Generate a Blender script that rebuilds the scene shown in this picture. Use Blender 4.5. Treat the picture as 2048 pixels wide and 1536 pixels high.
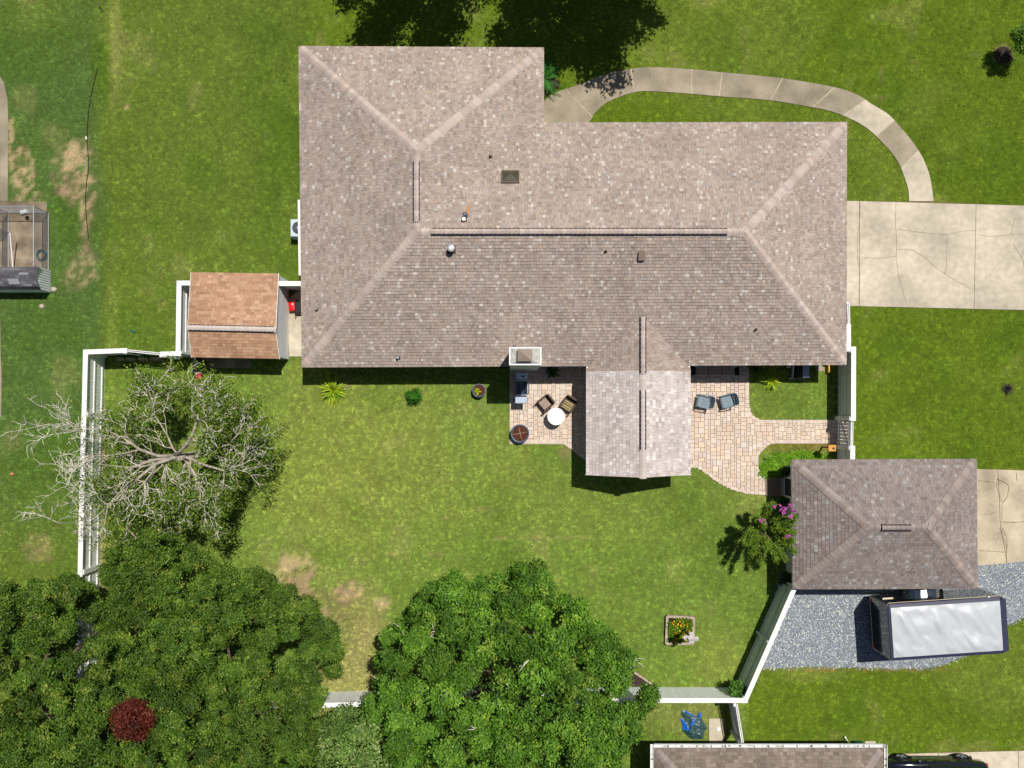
import bpy, math, random
import numpy as np
from mathutils import Vector, Matrix

for o in list(bpy.data.objects): bpy.data.objects.remove(o)
random.seed(7); rng = np.random.default_rng(7)
S = bpy.context.scene
COL = S.collection

# ------------------------------------------------------------------ camera, sky, sun, exposure
F, H, NX, NY = 1640.0, 40.0, 1024.0, 830.0      # focal (photo px), flying height (m), nadir in the photo
cam = bpy.data.cameras.new('camera'); co = bpy.data.objects.new('camera', cam); COL.objects.link(co)
co.location = (0, 0, H); co.rotation_euler = (0, 0, 0)
cam.sensor_fit = 'HORIZONTAL'; cam.sensor_width = 36.0; cam.lens = 36.0 * F / 2048.0
cam.shift_y = (NY - 768.0) / 2048.0; cam.clip_end = 2000.0
S.camera = co
SUN = Vector((0.238, 0.340, 1.0)).normalized()
w = bpy.data.worlds.new('World'); S.world = w; w.use_nodes = True
nt = w.node_tree; bg = nt.nodes['Background']; sky = nt.nodes.new('ShaderNodeTexSky')
sky.sky_type = 'NISHITA'; sky.sun_disc = False
sky.sun_elevation = math.asin(SUN.z); sky.sun_rotation = math.atan2(SUN.x, SUN.y)
nt.links.new(sky.outputs[0], bg.inputs[0]); bg.inputs[1].default_value = 0.05
sl = bpy.data.lights.new('sun', 'SUN'); so = bpy.data.objects.new('sun', sl); COL.objects.link(so)
sl.energy = 5.0; sl.angle = math.radians(0.53); sl.color = (1.0, 0.95, 0.87)
so.location = (10, 14, 60); so.rotation_euler = (-SUN).to_track_quat('-Z', 'Y').to_euler()
S.view_settings.view_transform = 'Standard'; S.view_settings.look = 'None'
S.view_settings.exposure = -0.06; S.view_settings.gamma = 1.0; S.view_settings.use_curve_mapping = False

# ------------------------------------------------------------------ helpers
def P(px, py, z=0.0):
    """ground plan point that the photo shows at (px,py), for a height z"""
    return Vector(((px - NX) * (H - z) / F, (NY - py) * (H - z) / F, z))
def srgb(r, g, b):
    f = lambda c: (c / 12.92 if c <= 0.04045 else ((c + 0.055) / 1.055) ** 2.4)
    return (f(r / 255), f(g / 255), f(b / 255))

class MB:
    def __init__(s): s.v = []; s.f = []; s.c = []
    def face(s, pts, c=None):
        i = len(s.v); s.v += [tuple(p) for p in pts]; s.f.append(list(range(i, i + len(pts)))); s.c.append(c)
    def hexa(s, p, c=None):      # 8 points: bottom 4 ccw, top 4 ccw
        i = len(s.v); s.v += [tuple(q) for q in p]
        for q in ((3,2,1,0),(4,5,6,7),(0,1,5,4),(1,2,6,5),(2,3,7,6),(3,0,4,7)):
            s.f.append([i + k for k in q]); s.c.append(c)
        return s
    def box(s, c, d, rz=0.0, col=None, M=None):
        x, y, z = d[0]/2, d[1]/2, d[2]/2
        pts = [Vector(q) for q in ((-x,-y,-z),(x,-y,-z),(x,y,-z),(-x,y,-z),(-x,-y,z),(x,-y,z),(x,y,z),(-x,y,z))]
        R = M if M is not None else Matrix.Rotation(rz, 3, 'Z')
        s.hexa([R @ q + Vector(c) for q in pts], col); return s
    def bbox(s, c, d, b, rz=0.0, col=None):     # box with chamfered top edges
        x, y, z = d[0]/2, d[1]/2, d[2]/2
        R = Matrix.Rotation(rz, 3, 'Z'); C = Vector(c)
        def ring(xx, yy, zz): return [R @ Vector(q) + C for q in ((-xx,-yy,zz),(xx,-yy,zz),(xx,yy,zz),(-xx,yy,zz))]
        s.loft([ring(x,y,-z), ring(x,y,z-b), ring(x-b*.3,y-b*.3,z-b*.3), ring(x-b,y-b,z)], True, True, col); return s
    def loft(s, rings, cap0=True, cap1=True, col=None, closed=True):
        n = len(rings[0]); i = len(s.v)
        for r in rings: s.v += [tuple(q) for q in r]
        for k in range(len(rings) - 1):
            for j in range(n if closed else n - 1):
                a = i + k*n + j; b = i + k*n + (j+1) % n
                s.f.append([a, b, b + n, a + n]); s.c.append(col)
        if cap0: s.f.append([i + j for j in reversed(range(n))]); s.c.append(col)
        if cap1: s.f.append([i + (len(rings)-1)*n + j for j in range(n)]); s.c.append(col)
        return s
    def tube(s, pts, rad, n=6, col=None, cap=True):
        pts = [Vector(p) for p in pts]
        if not hasattr(rad, '__len__'): rad = [rad] * len(pts)
        rings = []
        for k, p in enumerate(pts):
            d = (pts[min(k+1, len(pts)-1)] - pts[max(k-1, 0)])
            d = d.normalized() if d.length > 1e-9 else Vector((0,0,1))
            a = d.cross(Vector((0,0,1)) if abs(d.z) < .9 else Vector((1,0,0))).normalized(); b = d.cross(a)
            rings.append([p + (a*math.cos(t) + b*math.sin(t)) * rad[k] for t in [2*math.pi*j/n for j in range(n)]])
        return s.loft(rings, cap, cap, col)
    def beam(s, a, b, wd, ht, col=None):        # rectangular bar between two points
        a = Vector(a); b = Vector(b); d = (b - a).normalized()
        y = Vector((0,0,1)).cross(d)
        y = y.normalized() if y.length > 1e-6 else Vector((1,0,0))
        z = d.cross(y)
        r = lambda p: [p - y*wd/2 - z*ht/2, p + y*wd/2 - z*ht/2, p + y*wd/2 + z*ht/2, p - y*wd/2 + z*ht/2]
        return s.loft([r(a), r(b)], True, True, col)
    def prism(s, poly, z0, z1, col=None):
        a = sum(poly[i][0]*poly[(i+1)%len(poly)][1] - poly[(i+1)%len(poly)][0]*poly[i][1] for i in range(len(poly)))
        if a < 0: poly = poly[::-1]
        return s.loft([[(q[0], q[1], z0) for q in poly], [(q[0], q[1], z1) for q in poly]], True, True, col)
    def lathe(s, c, prof, n=28, col=None, cap0=True, cap1=True):
        c = Vector(c)
        return s.loft([[c + Vector((r*math.cos(2*math.pi*j/n), r*math.sin(2*math.pi*j/n), z)) for j in range(n)] for r, z in prof], cap0, cap1, col)

WM = {}
def wmat(o): return WM[o.name] if o is not None else Matrix.Identity(4)
def mesh_from(name, mb, Mi=None, smooth=False):
    me = bpy.data.meshes.new(name)
    vs = mb.v if Mi is None else [tuple(Mi @ Vector(q)) for q in mb.v]
    me.from_pydata(vs, [], mb.f)
    if any(c is not None for c in mb.c):
        at = me.attributes.new('tint', 'FLOAT_COLOR', 'FACE')
        at.data.foreach_set('color', np.array([(c[0],c[1],c[2],1.0) if c is not None else (.5,.5,.5,1) for c in mb.c], dtype=np.float32).ravel())
    if smooth: me.shade_smooth()
    me.update(); return me
def obj(name, mb, mat, parent=None, smooth=False, local=False, label=None, kind=None):
    """one mesh object; vertices are given in world space (or in the parent's own space)"""
    Mi = None if (parent is None or local) else wmat(parent).inverted()
    me = mesh_from(name, mb, Mi, smooth); me.materials.append(mat)
    o = bpy.data.objects.new(name, me); COL.objects.link(o)
    if parent is not None: o.parent = parent
    WM[o.name] = wmat(parent).copy() if parent is not None else Matrix.Identity(4)
    if label: o['label'] = label
    if kind: o['kind'] = kind
    return o
def np_obj(name, verts, faces, mat, parent=None, tint=None, kind=None, smooth=False):
    """quads/tris from numpy arrays"""
    me = bpy.data.meshes.new(name); nv, nf, k = len(verts), len(faces), faces.shape[1]
    v = np.asarray(verts, dtype=np.float64)
    if parent is not None:
        Mi = np.array(wmat(parent).inverted()); v = v @ Mi[:3,:3].T + Mi[:3,3]
    me.vertices.add(nv); me.vertices.foreach_set('co', v.astype(np.float32).ravel())
    me.loops.add(nf*k); me.loops.foreach_set('vertex_index', faces.astype(np.int32).ravel())
    me.polygons.add(nf); me.polygons.foreach_set('loop_start', np.arange(0, nf*k, k, dtype=np.int32))
    me.update(calc_edges=True)
    if tint is not None:
        at = me.attributes.new('tint', 'FLOAT_COLOR', 'FACE' if len(tint) == nf else 'POINT')
        at.data.foreach_set('color', np.hstack([tint, np.ones((len(tint),1))]).astype(np.float32).ravel())
    if smooth: me.shade_smooth()
    me.materials.append(mat)
    o = bpy.data.objects.new(name, me); COL.objects.link(o)
    if parent is not None: o.parent = parent
    WM[o.name] = wmat(parent).copy() if parent is not None else Matrix.Identity(4)
    if kind: o['kind'] = kind
    return o
def inst(name, me, M, parent):
    o = bpy.data.objects.new(name, me); COL.objects.link(o)
    o.parent = parent; o.matrix_local = wmat(parent).inverted() @ M
    WM[o.name] = M.copy(); return o
def thing(name, label, cat, loc=(0,0,0), rz=0.0, group=None):
    o = bpy.data.objects.new(name, None); COL.objects.link(o); o.empty_display_size = .3
    o.location = loc; o.rotation_euler = (0,0,rz); o['label'] = label; o['category'] = cat
    if group: o['group'] = group
    WM[o.name] = Matrix.Translation(Vector(loc)) @ Matrix.Rotation(rz, 4, 'Z'); return o
def tag(o, label, cat, group=None):
    o['label'] = label; o['category'] = cat
    if group: o['group'] = group
    return o
def structure(o): o['kind'] = 'structure'; return o

# ------------------------------------------------------------------ materials
MT = {}
def mat(name, col=(.5,.5,.5), rough=.7, spec=.3, metal=0.0, tint=False, inst_tint=False, objrand=0.0, hsvrand=0.0,
        n1=None, n2=None, bump=None, transl=0.0, coat=0.0, instcol=False):
    """n1/n2 = (scale, amount, detail) brightness noise in object space; bump=(scale,strength)"""
    m = bpy.data.materials.new(name); m.use_nodes = True; t = m.node_tree; N = t.nodes; L = t.links
    b = N['Principled BSDF']; b.inputs['Roughness'].default_value = rough
    b.inputs['Specular IOR Level'].default_value = spec; b.inputs['Metallic'].default_value = metal
    b.inputs['Coat Weight'].default_value = coat; b.inputs['Coat Roughness'].default_value = .05
    if tint or instcol:
        a = N.new('ShaderNodeAttribute'); a.attribute_name = 'tint'
        if instcol: a.attribute_type = 'INSTANCER'
        c = a.outputs['Color']
    else:
        a = N.new('ShaderNodeRGB'); a.outputs[0].default_value = (*col, 1); c = a.outputs[0]
    geo = N.new('ShaderNodeNewGeometry')
    def mul(c, fac):
        x = N.new('ShaderNodeVectorMath'); x.operation = 'SCALE'; L.new(c, x.inputs[0]); L.new(fac, x.inputs['Scale']); return x.outputs[0]
    def rng_map(val, lo, hi, a0=0.0, a1=1.0):
        r = N.new('ShaderNodeMapRange'); r.inputs[1].default_value = a0; r.inputs[2].default_value = a1
        r.inputs[3].default_value = lo; r.inputs[4].default_value = hi; L.new(val, r.inputs[0]); return r.outputs[0]
    if objrand or hsvrand:
        oi = N.new('ShaderNodeObjectInfo')
        if objrand: c = mul(c, rng_map(oi.outputs['Random'], 1-objrand, 1+objrand))
        if hsvrand:
            wn = N.new('ShaderNodeTexWhiteNoise'); wn.noise_dimensions = '1D'; L.new(oi.outputs['Random'], wn.inputs['W'])
            hs = N.new('ShaderNodeHueSaturation'); L.new(c, hs.inputs['Color'])
            L.new(rng_map(wn.outputs['Value'], 1-hsvrand*3, 1+hsvrand*3), hs.inputs['Saturation']); 
            L.new(rng_map(oi.outputs['Random'], .5-hsvrand*.08, .5+hsvrand*.08), hs.inputs['Hue']); c = hs.outputs[0]
    for nn in (n1, n2):
        if nn:
            tx = N.new('ShaderNodeTexNoise'); tx.inputs['Scale'].default_value = nn[0]; tx.inputs['Detail'].default_value = nn[2] if len(nn) > 2 else 3
            L.new(geo.outputs['Position'], tx.inputs['Vector'])
            c = mul(c, rng_map(tx.outputs['Fac'], 1-nn[1], 1+nn[1], .3, .7))
    L.new(c, b.inputs['Base Color'])
    if bump:
        tx = N.new('ShaderNodeTexNoise'); tx.inputs['Scale'].default_value = bump[0]; tx.inputs['Detail'].default_value = 4
        L.new(geo.outputs['Position'], tx.inputs['Vector'])
        bp = N.new('ShaderNodeBump'); bp.inputs['Strength'].default_value = bump[1]; bp.inputs['Distance'].default_value = .02
        L.new(tx.outputs['Fac'], bp.inputs['Height']); L.new(bp.outputs[0], b.inputs['Normal'])
    if transl:
        tr = N.new('ShaderNodeBsdfTranslucent'); L.new(c, tr.inputs['Color'])
        mx = N.new('ShaderNodeMixShader'); mx.inputs[0].default_value = transl
        L.new(b.outputs[0], mx.inputs[1]); L.new(tr.outputs[0], mx.inputs[2])
        L.new(mx.outputs[0], N['Material Output'].inputs['Surface'])
    MT[name] = m; return m

mat('shingle', rough=.92, spec=.15, tint=True, n1=(38, .12, 2), n2=(.55, .10, 3))
mat('hip_cap', srgb(178,163,155), .92, .15, objrand=.15, hsvrand=.05, n1=(25, .08))
mat('hip_cap_dark', srgb(146,134,128), .92, .15, objrand=.18, hsvrand=.05, n1=(25, .08))
mat('hip_cap_pale', srgb(190,178,172), .92, .15, objrand=.06, n1=(25, .05))
mat('roof_deck', srgb(80,70,64), .95, .1)
mat('vent_black', (.012,.011,.02), .8, .2)
mat('white_paint', (.78,.78,.76), .55, .35, n1=(1.2, .10, 5), n2=(14, .05))
mat('white_board', (.80,.82,.83), .6, .3, objrand=.05, n1=(4, .06))
mat('shade_grey_board', (.62,.66,.68), .6, .3, objrand=.05, n1=(4, .06))  # greyer copy of white_board, with the shade of west-facing sides in its colour
mat('siding', (.66,.68,.69), .6, .3, objrand=.03, n1=(3, .05))
mat('brick_wall', srgb(150,110,92), .9, .2, n1=(6, .2))
mat('concrete', srgb(146,136,118), .9, .2, n1=(.8, .30, 6), n2=(22, .13, 4), bump=(60, .25), objrand=.05)
mat('concrete_light', srgb(186,176,158), .9, .2, n1=(.5, .22, 7), n2=(3.5, .12, 6), bump=(60, .2), objrand=.03)
mat('concrete_warm', srgb(178,165,143), .9, .2, n1=(.8, .32, 6), n2=(16, .08, 4), bump=(60, .2))
mat('concrete_dirty', srgb(132,118,100), .9, .2, n1=(1.0, .6, 7), n2=(12, .12, 4), bump=(60, .25))
mat('crack', srgb(110,90,68), .95, .1)
mat('crack_tan', srgb(184,172,148), .95, .1, n1=(9, .2))
mat('paver', srgb(203,186,171), .85, .2, objrand=.11, hsvrand=.09, n1=(16, .08), bump=(50, .2))
mat('paver_stuff', rough=.85, spec=.2, tint=True, n1=(16, .08), bump=(50, .2))
mat('joint_sand', srgb(134,114,98), .95, .1, n1=(20, .2))
mat('gravel_bed', srgb(122,129,137), .95, .2, n1=(26, .3, 3), n2=(.8, .1))
mat('gravel_stone', rough=.8, spec=.3, tint=True)
mat('ground', rough=.95, spec=.05, tint=True, n1=(16, .3, 4), bump=(40, .5))
mat('grass', rough=.6, spec=.2, instcol=True, objrand=.2, transl=.3)
mat('leaf', rough=.5, spec=.22, tint=True, transl=.22)
mat('leaf_matt', rough=.6, spec=.2, tint=True, transl=.25)
mat('bark', srgb(104,90,76), .9, .15, n1=(8, .25), bump=(20, .5))
mat('bark_pale', srgb(212,206,192), .85, .2, n1=(5, .22), bump=(20, .4))
mat('bark_grey', srgb(158,150,136), .88, .15, n1=(5, .3), bump=(20, .4))
mat('mulch', srgb(62,52,46), .95, .1, n1=(18, .35), bump=(25, .8))
mat('soil', srgb(84,48,34), .95, .1, n1=(18, .3), bump=(25, .8))
mat('soil_dark', srgb(48,36,30), .95, .1, n1=(18, .3))
mat('metal_galv', (.36,.38,.42), .55, .4, metal=.3)
mat('metal_grey', (.42,.43,.45), .45, .4, metal=.3)
mat('metal_brown', srgb(132,116,106), .5, .4)
mat('steel_blue', srgb(168,180,196), .28, .5, metal=.75)
mat('steel_lid', srgb(56,68,86), .25, .5, metal=.6)
mat('chrome', (.8,.8,.82), .12, .5, metal=1)
mat('skylight', srgb(74,70,58), .16, .6, n1=(2, .1))
mat('chimney_stucco', srgb(196,204,206), .85, .2, n1=(7, .08))
mat('chimney_crown', srgb(172,170,164), .9, .2, n1=(9, .28, 5), n2=(30, .15))
mat('rust', srgb(184,128,84), .9, .15)
mat('black_gloss', (.008,.008,.010), .12, .5, coat=.6)
mat('car_paint', (.004,.006,.012), .12, .5, coat=1.0)
mat('glass_dark', (.006,.010,.022), .04, .6, coat=.5)
mat('rubber', (.012,.012,.012), .8, .2)
mat('black_matt', (.012,.012,.014), .6, .3)
mat('navy_trim', srgb(52,54,78), .35, .4)
mat('silver_roof', (.56,.58,.61), .32, .45, metal=.25, n1=(1.6, .06))
mat('cream', srgb(226,214,182), .5, .3)
mat('wicker', srgb(92,74,64), .8, .2, n1=(40, .3), bump=(60, .4))
mat('wicker_black', srgb(26,24,26), .8, .2, n1=(40, .3))
mat('cushion_print', srgb(150,132,122), .9, .1, n1=(26, .4, 4))
mat('cushion_stripe', rough=.9, spec=.1, tint=True)
mat('cushion_taupe', srgb(150,140,130), .9, .1, n1=(8, .05))
mat('cushion_blue', srgb(120,142,150), .9, .1, n1=(14, .15))
mat('plastic_grey', srgb(112,130,142), .5, .35, objrand=.04, n1=(7, .05))
mat('table_white', (.86,.86,.86), .4, .4)
mat('pot_glaze', srgb(78,94,116), .35, .5, n1=(14, .45, 4))
mat('red_plastic', srgb(214,16,28), .35, .4)
mat('red_cart', srgb(206,62,92), .5, .3)
mat('navy_cart', srgb(34,38,56), .5, .3)
mat('wood_grey', srgb(168,152,138), .9, .15, objrand=.08, n1=(7, .25), bump=(30, .4))
mat('wood_orange', srgb(206,150,78), .75, .2, n1=(12, .2))
mat('wood_yellow', srgb(226,178,70), .75, .2)
mat('wood_post', srgb(112,92,74), .9, .15, n1=(10, .25))
mat('bird_white', srgb(188,182,178), .8, .2, n1=(14, .3, 4))
mat('tarp', rough=.38, spec=.45, tint=True, n1=(12, .18))
mat('hose_teal', srgb(24,92,108), .45, .4)
mat('cable', srgb(40,44,36), .7, .2)
mat('white_plastic', (.8,.8,.8), .4, .4)
mat('green_plastic', srgb(20,92,82), .5, .3)
mat('rock', srgb(176,162,150), .9, .2, n1=(20, .25))
mat('leaf_brown', srgb(196,132,92), .8, .2)
mat('flower', rough=.6, spec=.2, tint=True, transl=.2)
mat('pipe_white', (.7,.74,.76), .5, .3)
mat('ac_grey', srgb(186,200,206), .45, .4)
mat('gen_grey', srgb(138,152,178), .4, .4)
mat('corrugated', (.74,.77,.80), .55, .3)

# ------------------------------------------------------------------ numpy noise / polygons
_tabs = {}
def vnoise(x, y, scale, seed=0, octs=3):
    x = np.asarray(x, float); y = np.asarray(y, float); tot = np.zeros_like(x); amp = 1.0; nrm = 0
    for o in range(octs):
        if (seed, o) not in _tabs: _tabs[(seed, o)] = np.random.default_rng(seed*31 + o).random((128, 128))
        T = _tabs[(seed, o)]; xs = x*scale*2**o + 57.3; ys = y*scale*2**o + 31.7
        i = np.floor(xs).astype(int); j = np.floor(ys).astype(int); fx = xs - i; fy = ys - j
        fx = fx*fx*(3-2*fx); fy = fy*fy*(3-2*fy)
        g = lambda a, b: T[a % 128, b % 128]
        v = (g(i,j)*(1-fx) + g(i+1,j)*fx)*(1-fy) + (g(i,j+1)*(1-fx) + g(i+1,j+1)*fx)*fy
        tot += amp*v; nrm += amp; amp *= .55
    return tot / nrm
def inpoly(x, y, poly):
    x = np.asarray(x); y = np.asarray(y); r = np.zeros(x.shape, bool); n = len(poly)
    for i in range(n):
        x0, y0 = poly[i][0], poly[i][1]; x1, y1 = poly[(i+1) % n][0], poly[(i+1) % n][1]
        if y0 == y1: continue
        c = ((y0 > y) != (y1 > y)) & (x < (x1-x0)*(y-y0)/(y1-y0) + x0); r ^= c
    return r
def seg_dist(x, y, poly):
    d = np.full(np.shape(x), 1e9); n = len(poly)
    for i in range(n):
        ax, ay = poly[i][0], poly[i][1]; bx, by = poly[(i+1)%n][0], poly[(i+1)%n][1]
        dx, dy = bx-ax, by-ay; L2 = dx*dx + dy*dy + 1e-12
        t = np.clip(((x-ax)*dx + (y-ay)*dy)/L2, 0, 1)
        d = np.minimum(d, np.hypot(x-ax-t*dx, y-ay-t*dy))
    return d
def PP(l, z=0): return [tuple(P(a, b, z)[:2]) for a, b in l]
def smooth_poly(pts, k=6, closed=False):
    """Catmull-Rom resample"""
    pts = [Vector((p[0], p[1], 0)) for p in pts]; out = []; n = len(pts)
    for i in range(n if closed else n-1):
        p0 = pts[(i-1) % n] if closed else pts[max(i-1,0)]; p1 = pts[i]; p2 = pts[(i+1) % n]; p3 = pts[(i+2) % n] if closed else pts[min(i+2,n-1)]
        for j in range(k):
            t = j/k
            q = .5*((2*p1) + (p2-p0)*t + (2*p0-5*p1+4*p2-p3)*t*t + (3*p1-p0-3*p2+p3)*t**3); out.append((q.x, q.y))
    if not closed: out.append((pts[-1].x, pts[-1].y))
    return out

# ------------------------------------------------------------------ plan of paved areas
WALK_O = [(1070,214),(1089,201),(1110,186),(1156,170),(1213,148),(1262,138),(1307,135),(1383,139),(1444,145),(1565,157),(1669,175),(1714,190),(1741,207),(1776,229),(1800,254),(1826,286),(1845,316),(1859,353),(1867,403)]
WALK_I = [(1070,300),(1120,290),(1176,246),(1190,226),(1218,203),(1268,185),(1307,183),(1383,188),(1438,193),(1540,201),(1625,215),(1662,223),(1701,238),(1735,258),(1768,289),(1794,321),(1808,353),(1816,380),(1818,403)]
walk_o = PP(WALK_O); walk_i = PP(WALK_I)
walk_poly = smooth_poly(walk_o, 5) + smooth_poly(walk_i, 5)[::-1]
drive_poly = PP([(1660,401),(1860,404),(2048,411),(2330,419),(2330,627),(2048,619),(1860,615),(1660,611)])
gdrive_poly = PP([(1930,937),(2048,942),(2330,950),(2330,1095),(2048,1120),(1930,1133)])
gravel_poly = PP([(1560,1150),(1940,1150),(1945,1131),(2048,1119),(2200,1104),(2200,1160),(2090,1212),(2048,1234),(2015,1250),(1960,1290),(1930,1310),(1897,1325),(1861,1335),(1791,1337),(1700,1334),(1610,1333),(1531,1337),(1522,1335)])
patio_l = PP([(1019,722),(1200,722),(1200,945),(1185,932),(1165,917),(1143,899),(1125,887),(1019,887)])
curve1 = [(1498,715),(1498,800),(1499,815),(1503,827),(1511,835),(1522,840),(1536,841)]
curve2 = [(1550,886),(1537,890),(1527,898),(1519,908),(1515,919),(1515,930),(1519,941),(1527,951),(1534,957)]
curve3 = [(1534,990),(1510,989),(1489,986),(1470,981),(1453,974),(1440,967),(1428,960),(1417,951),(1407,943),(1399,938),(1390,935),(1378,934)]
patio_r = PP([(1300,722)] + curve1 + [(1700,841),(1700,886)] + curve2 + [(1570,957),(1570,990)] + curve3 + [(1300,934)])
kennel_poly = PP([(-40,402),(94,404),(97,545),(-40,545)])
npath_poly = PP([(-60,120),(-8,140),(8,165),(16,200),(17,260),(16,402),(-60,402)])
npath2_poly = PP([(-60,600),(0,612),(2,700),(4,760),(3,830),(-2,850),(-60,850)])
pad_poly = PP([(1418,1437),(1448,1437),(1449,1470),(1446,1490),(1418,1490)])
strip_poly = PP([(574,600),(610,570),(640,600),(640,713),(579,713)])
cdrive_poly = PP([(1745,1509),(1860,1505),(2048,1501),(2330,1495),(2330,1800),(1745,1800)])
step_poly = PP([(1630,722),(1648,722),(1649,742),(1631,743)])
nstep_poly = PP([(1730,1482),(1751,1482),(1751,1495),(1730,1495)])
paved = [walk_poly, drive_poly, gdrive_poly, gravel_poly, patio_l, patio_r, kennel_poly, npath_poly, npath2_poly, pad_poly, strip_poly, cdrive_poly, step_poly, nstep_poly]
bed_house = PP([(1060,120),(1094,150),(1122,163),(1116,178),(1100,188),(1080,202),(1060,200)])

# ------------------------------------------------------------------ lawn colours (real differences of turf, bare soil)
C = {k: np.array(srgb(*v)) for k, v in dict(front=(113,136,40), back=(128,152,67), side=(115,136,54), neigh=(98,126,62), yellow=(150,162,78), straw=(178,166,112),
     tan=(178,152,122), brown=(140,118,96), dark=(88,122,34), orange=(176,140,84)).items()}
def lawn(px, py):
    """px,py arrays in plan pixels -> colour (n,3), bare fraction (n)"""
    x = (px-NX)/41.0; y = (NY-py)/41.0
    ss = lambda a, b, t: np.clip((t-a)/(b-a), 0, 1)**2*(3-2*np.clip((t-a)/(b-a), 0, 1))
    n1 = vnoise(x, y, .16, 1, 4); n2 = vnoise(x, y, .6, 2, 4); n3 = vnoise(x, y, 2.2, 3, 3); n4 = vnoise(x, y, .35, 4, 4); n5 = vnoise(x, y, 4.5, 5, 3)*.7 + vnoise(x, y, 1.2, 6, 3)*.3
    wob = (n1-.5)*120 + (n2-.5)*40
    col = np.tile(C['side'], (len(px),1)); bare = np.zeros(len(px))
    def mix(cn, f):
        nonlocal col
        f = np.clip(f, 0, 1)[:,None]; col = col*(1-f) + C[cn]*f
    mix('front', ss(560, 680, px + wob*.4)*ss(330, 240, py*0 + np.where(px < 1090, py, 0)))
    mix('front', ss(1090, 1180, px)*ss(560, 500, np.where(px > 1690, 0, py)))
    mix('front', ss(1690, 1700, px)); mix('front', ss(1480, 1500, px)*ss(1335, 1345, py))
    mix('neigh', ss(215, 170, px + wob*.5)*ss(1130, 700, np.abs(py - 500) + 400))
    back = ss(715, 730, py)*ss(150, 240, px)*ss(1690, 1670, px)*(1 - ss(1480,1500,px)*ss(1335,1345,py))
    mix('back', back*.95)
    E = lambda cx, cy, rx, ry, soft=.5, nz=.55: ss(1+soft, 1-soft*.6, np.hypot((px-cx)/rx, (py-cy)/ry) + (n2-.5)*nz*2 + (n3-.5)*nz)
    mix('yellow', .75*E(740,900,170,170,.8)); mix('yellow', .55*E(1010,900,60,60)); mix('yellow', .5*E(630,1010,110,90,.8))
    mix('straw', .75*E(700,1300,70,130,.6)); mix('yellow', .6*E(1180,1010,200,60,.8)*.6); mix('straw', .4*E(1380,1430,70,40,.7))
    mix('yellow', .6*E(228,60,14,150,.6,.4)); mix('yellow', .5*E(226,640,12,70,.6,.4)); mix('dark', .6*E(205,130,18,60,.6)); mix('straw', .25*E(232,100,5,110,.6,.3))
    mix('yellow', .3*E(590,810,22,60,.8)); mix('yellow', .7*E(1440,1310,50,45,.7)); mix('yellow',.5*E(1620,1350,60,14,.6))
    mix('dark', .5*E(580,330,50,180,.7)); mix('dark', .35*E(100,920,70,80,.6)); mix('dark', .4*E(1450,900,60,250,.7)*.5); mix('dark', .3*E(50,80,70,80,.7)); mix('orange', .55*E(1600,893,75,12,.4))
    mix('dark', .45*E(130,430,30,60,.6)); mix('dark', .4*E(1560,190,90,30,.7))
    mix('yellow', .3*(n1 > 0)*ss(.56,.72,n1)); mix('dark', .32*ss(.46,.28,n4)); mix('straw', .22*ss(.62,.8,n2))
    # bare soil
    def soil(cn, f, b=1.0):
        nonlocal bare
        f = f*np.clip(.2 + 3.2*(n5-.36), 0, 1)
        mix(cn, f); bare = np.maximum(bare, np.clip(f,0,1)*b)
    soil('tan', .95*E(145,335,40,55,.4,.8)); soil('brown', .7*E(140,365,30,24,.5,.8)); soil('tan', .9*E(45,350,26,55,.35,1.1)); soil('tan', .85*E(20,275,10,50,.4,.9)); soil('tan', .7*E(100,262,20,10,.4,.9)); soil('tan',.8*E(60,395,34,14,.4,.9))
    soil('tan', .8*E(172,420,9,60,.5,.9)); soil('tan', .55*E(158,540,30,30,.5,1.0)); soil('brown', .5*E(175,470,8,30,.5,.8))
    soil('tan', .8*E(585,1140,60,42,.4,.8)); soil('brown', .6*E(600,1165,40,25,.5,.9)); soil('tan', .85*E(697,1182,28,26,.35,.8)); soil('brown', .6*E(690,1192,24,16,.5,.9)); soil('tan', .8*E(765,1202,15,14,.35,.7)); soil('brown', .7*E(650,1235,34,20,.4,.9)); soil('brown', .5*E(755,1330,20,20,.5,.8))
    soil('straw', .7*E(85,1097,24,22,.5,.8), .5); soil('tan', .7*E(253,212,7,7,.4,.5)); soil('tan', .55*E(1132,905,11,14,.5,.9), .6); soil('tan', .6*E(690,765,14,10,.6,.9), .7)
    soil('tan', .7*E(205,1060,7,220,.4,.6)); soil('straw', .5*E(1690,195,90,4,.6,.4), .3); soil('straw', .5*E(1765,150,4,18,.5,.6), .4)
    for (lx, ly, ln) in ((890,960,16),(965,1018,14),(900,1035,22),(1005,1076,14),(785,1108,12),(868,1108,16),(1440,1140,6),(1510,1090,10),(820,1016,14),(1110,1076,60)):
        soil('straw', .7*E(lx,ly,ln,1.6,.6,.35), .3)
    soil('orange', .6*E(1700,1339,190,4,.5,.5), .6); soil('orange', .5*E(1960,1296,60,6,.5,.5), .5); soil('brown', .8*E(2003,108,18,16,.3,.5))
    g = 1 + (n3-.5)*.28 + (n2-.5)*.18
    return np.clip(col*g[:,None], .004, .6), bare

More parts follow.
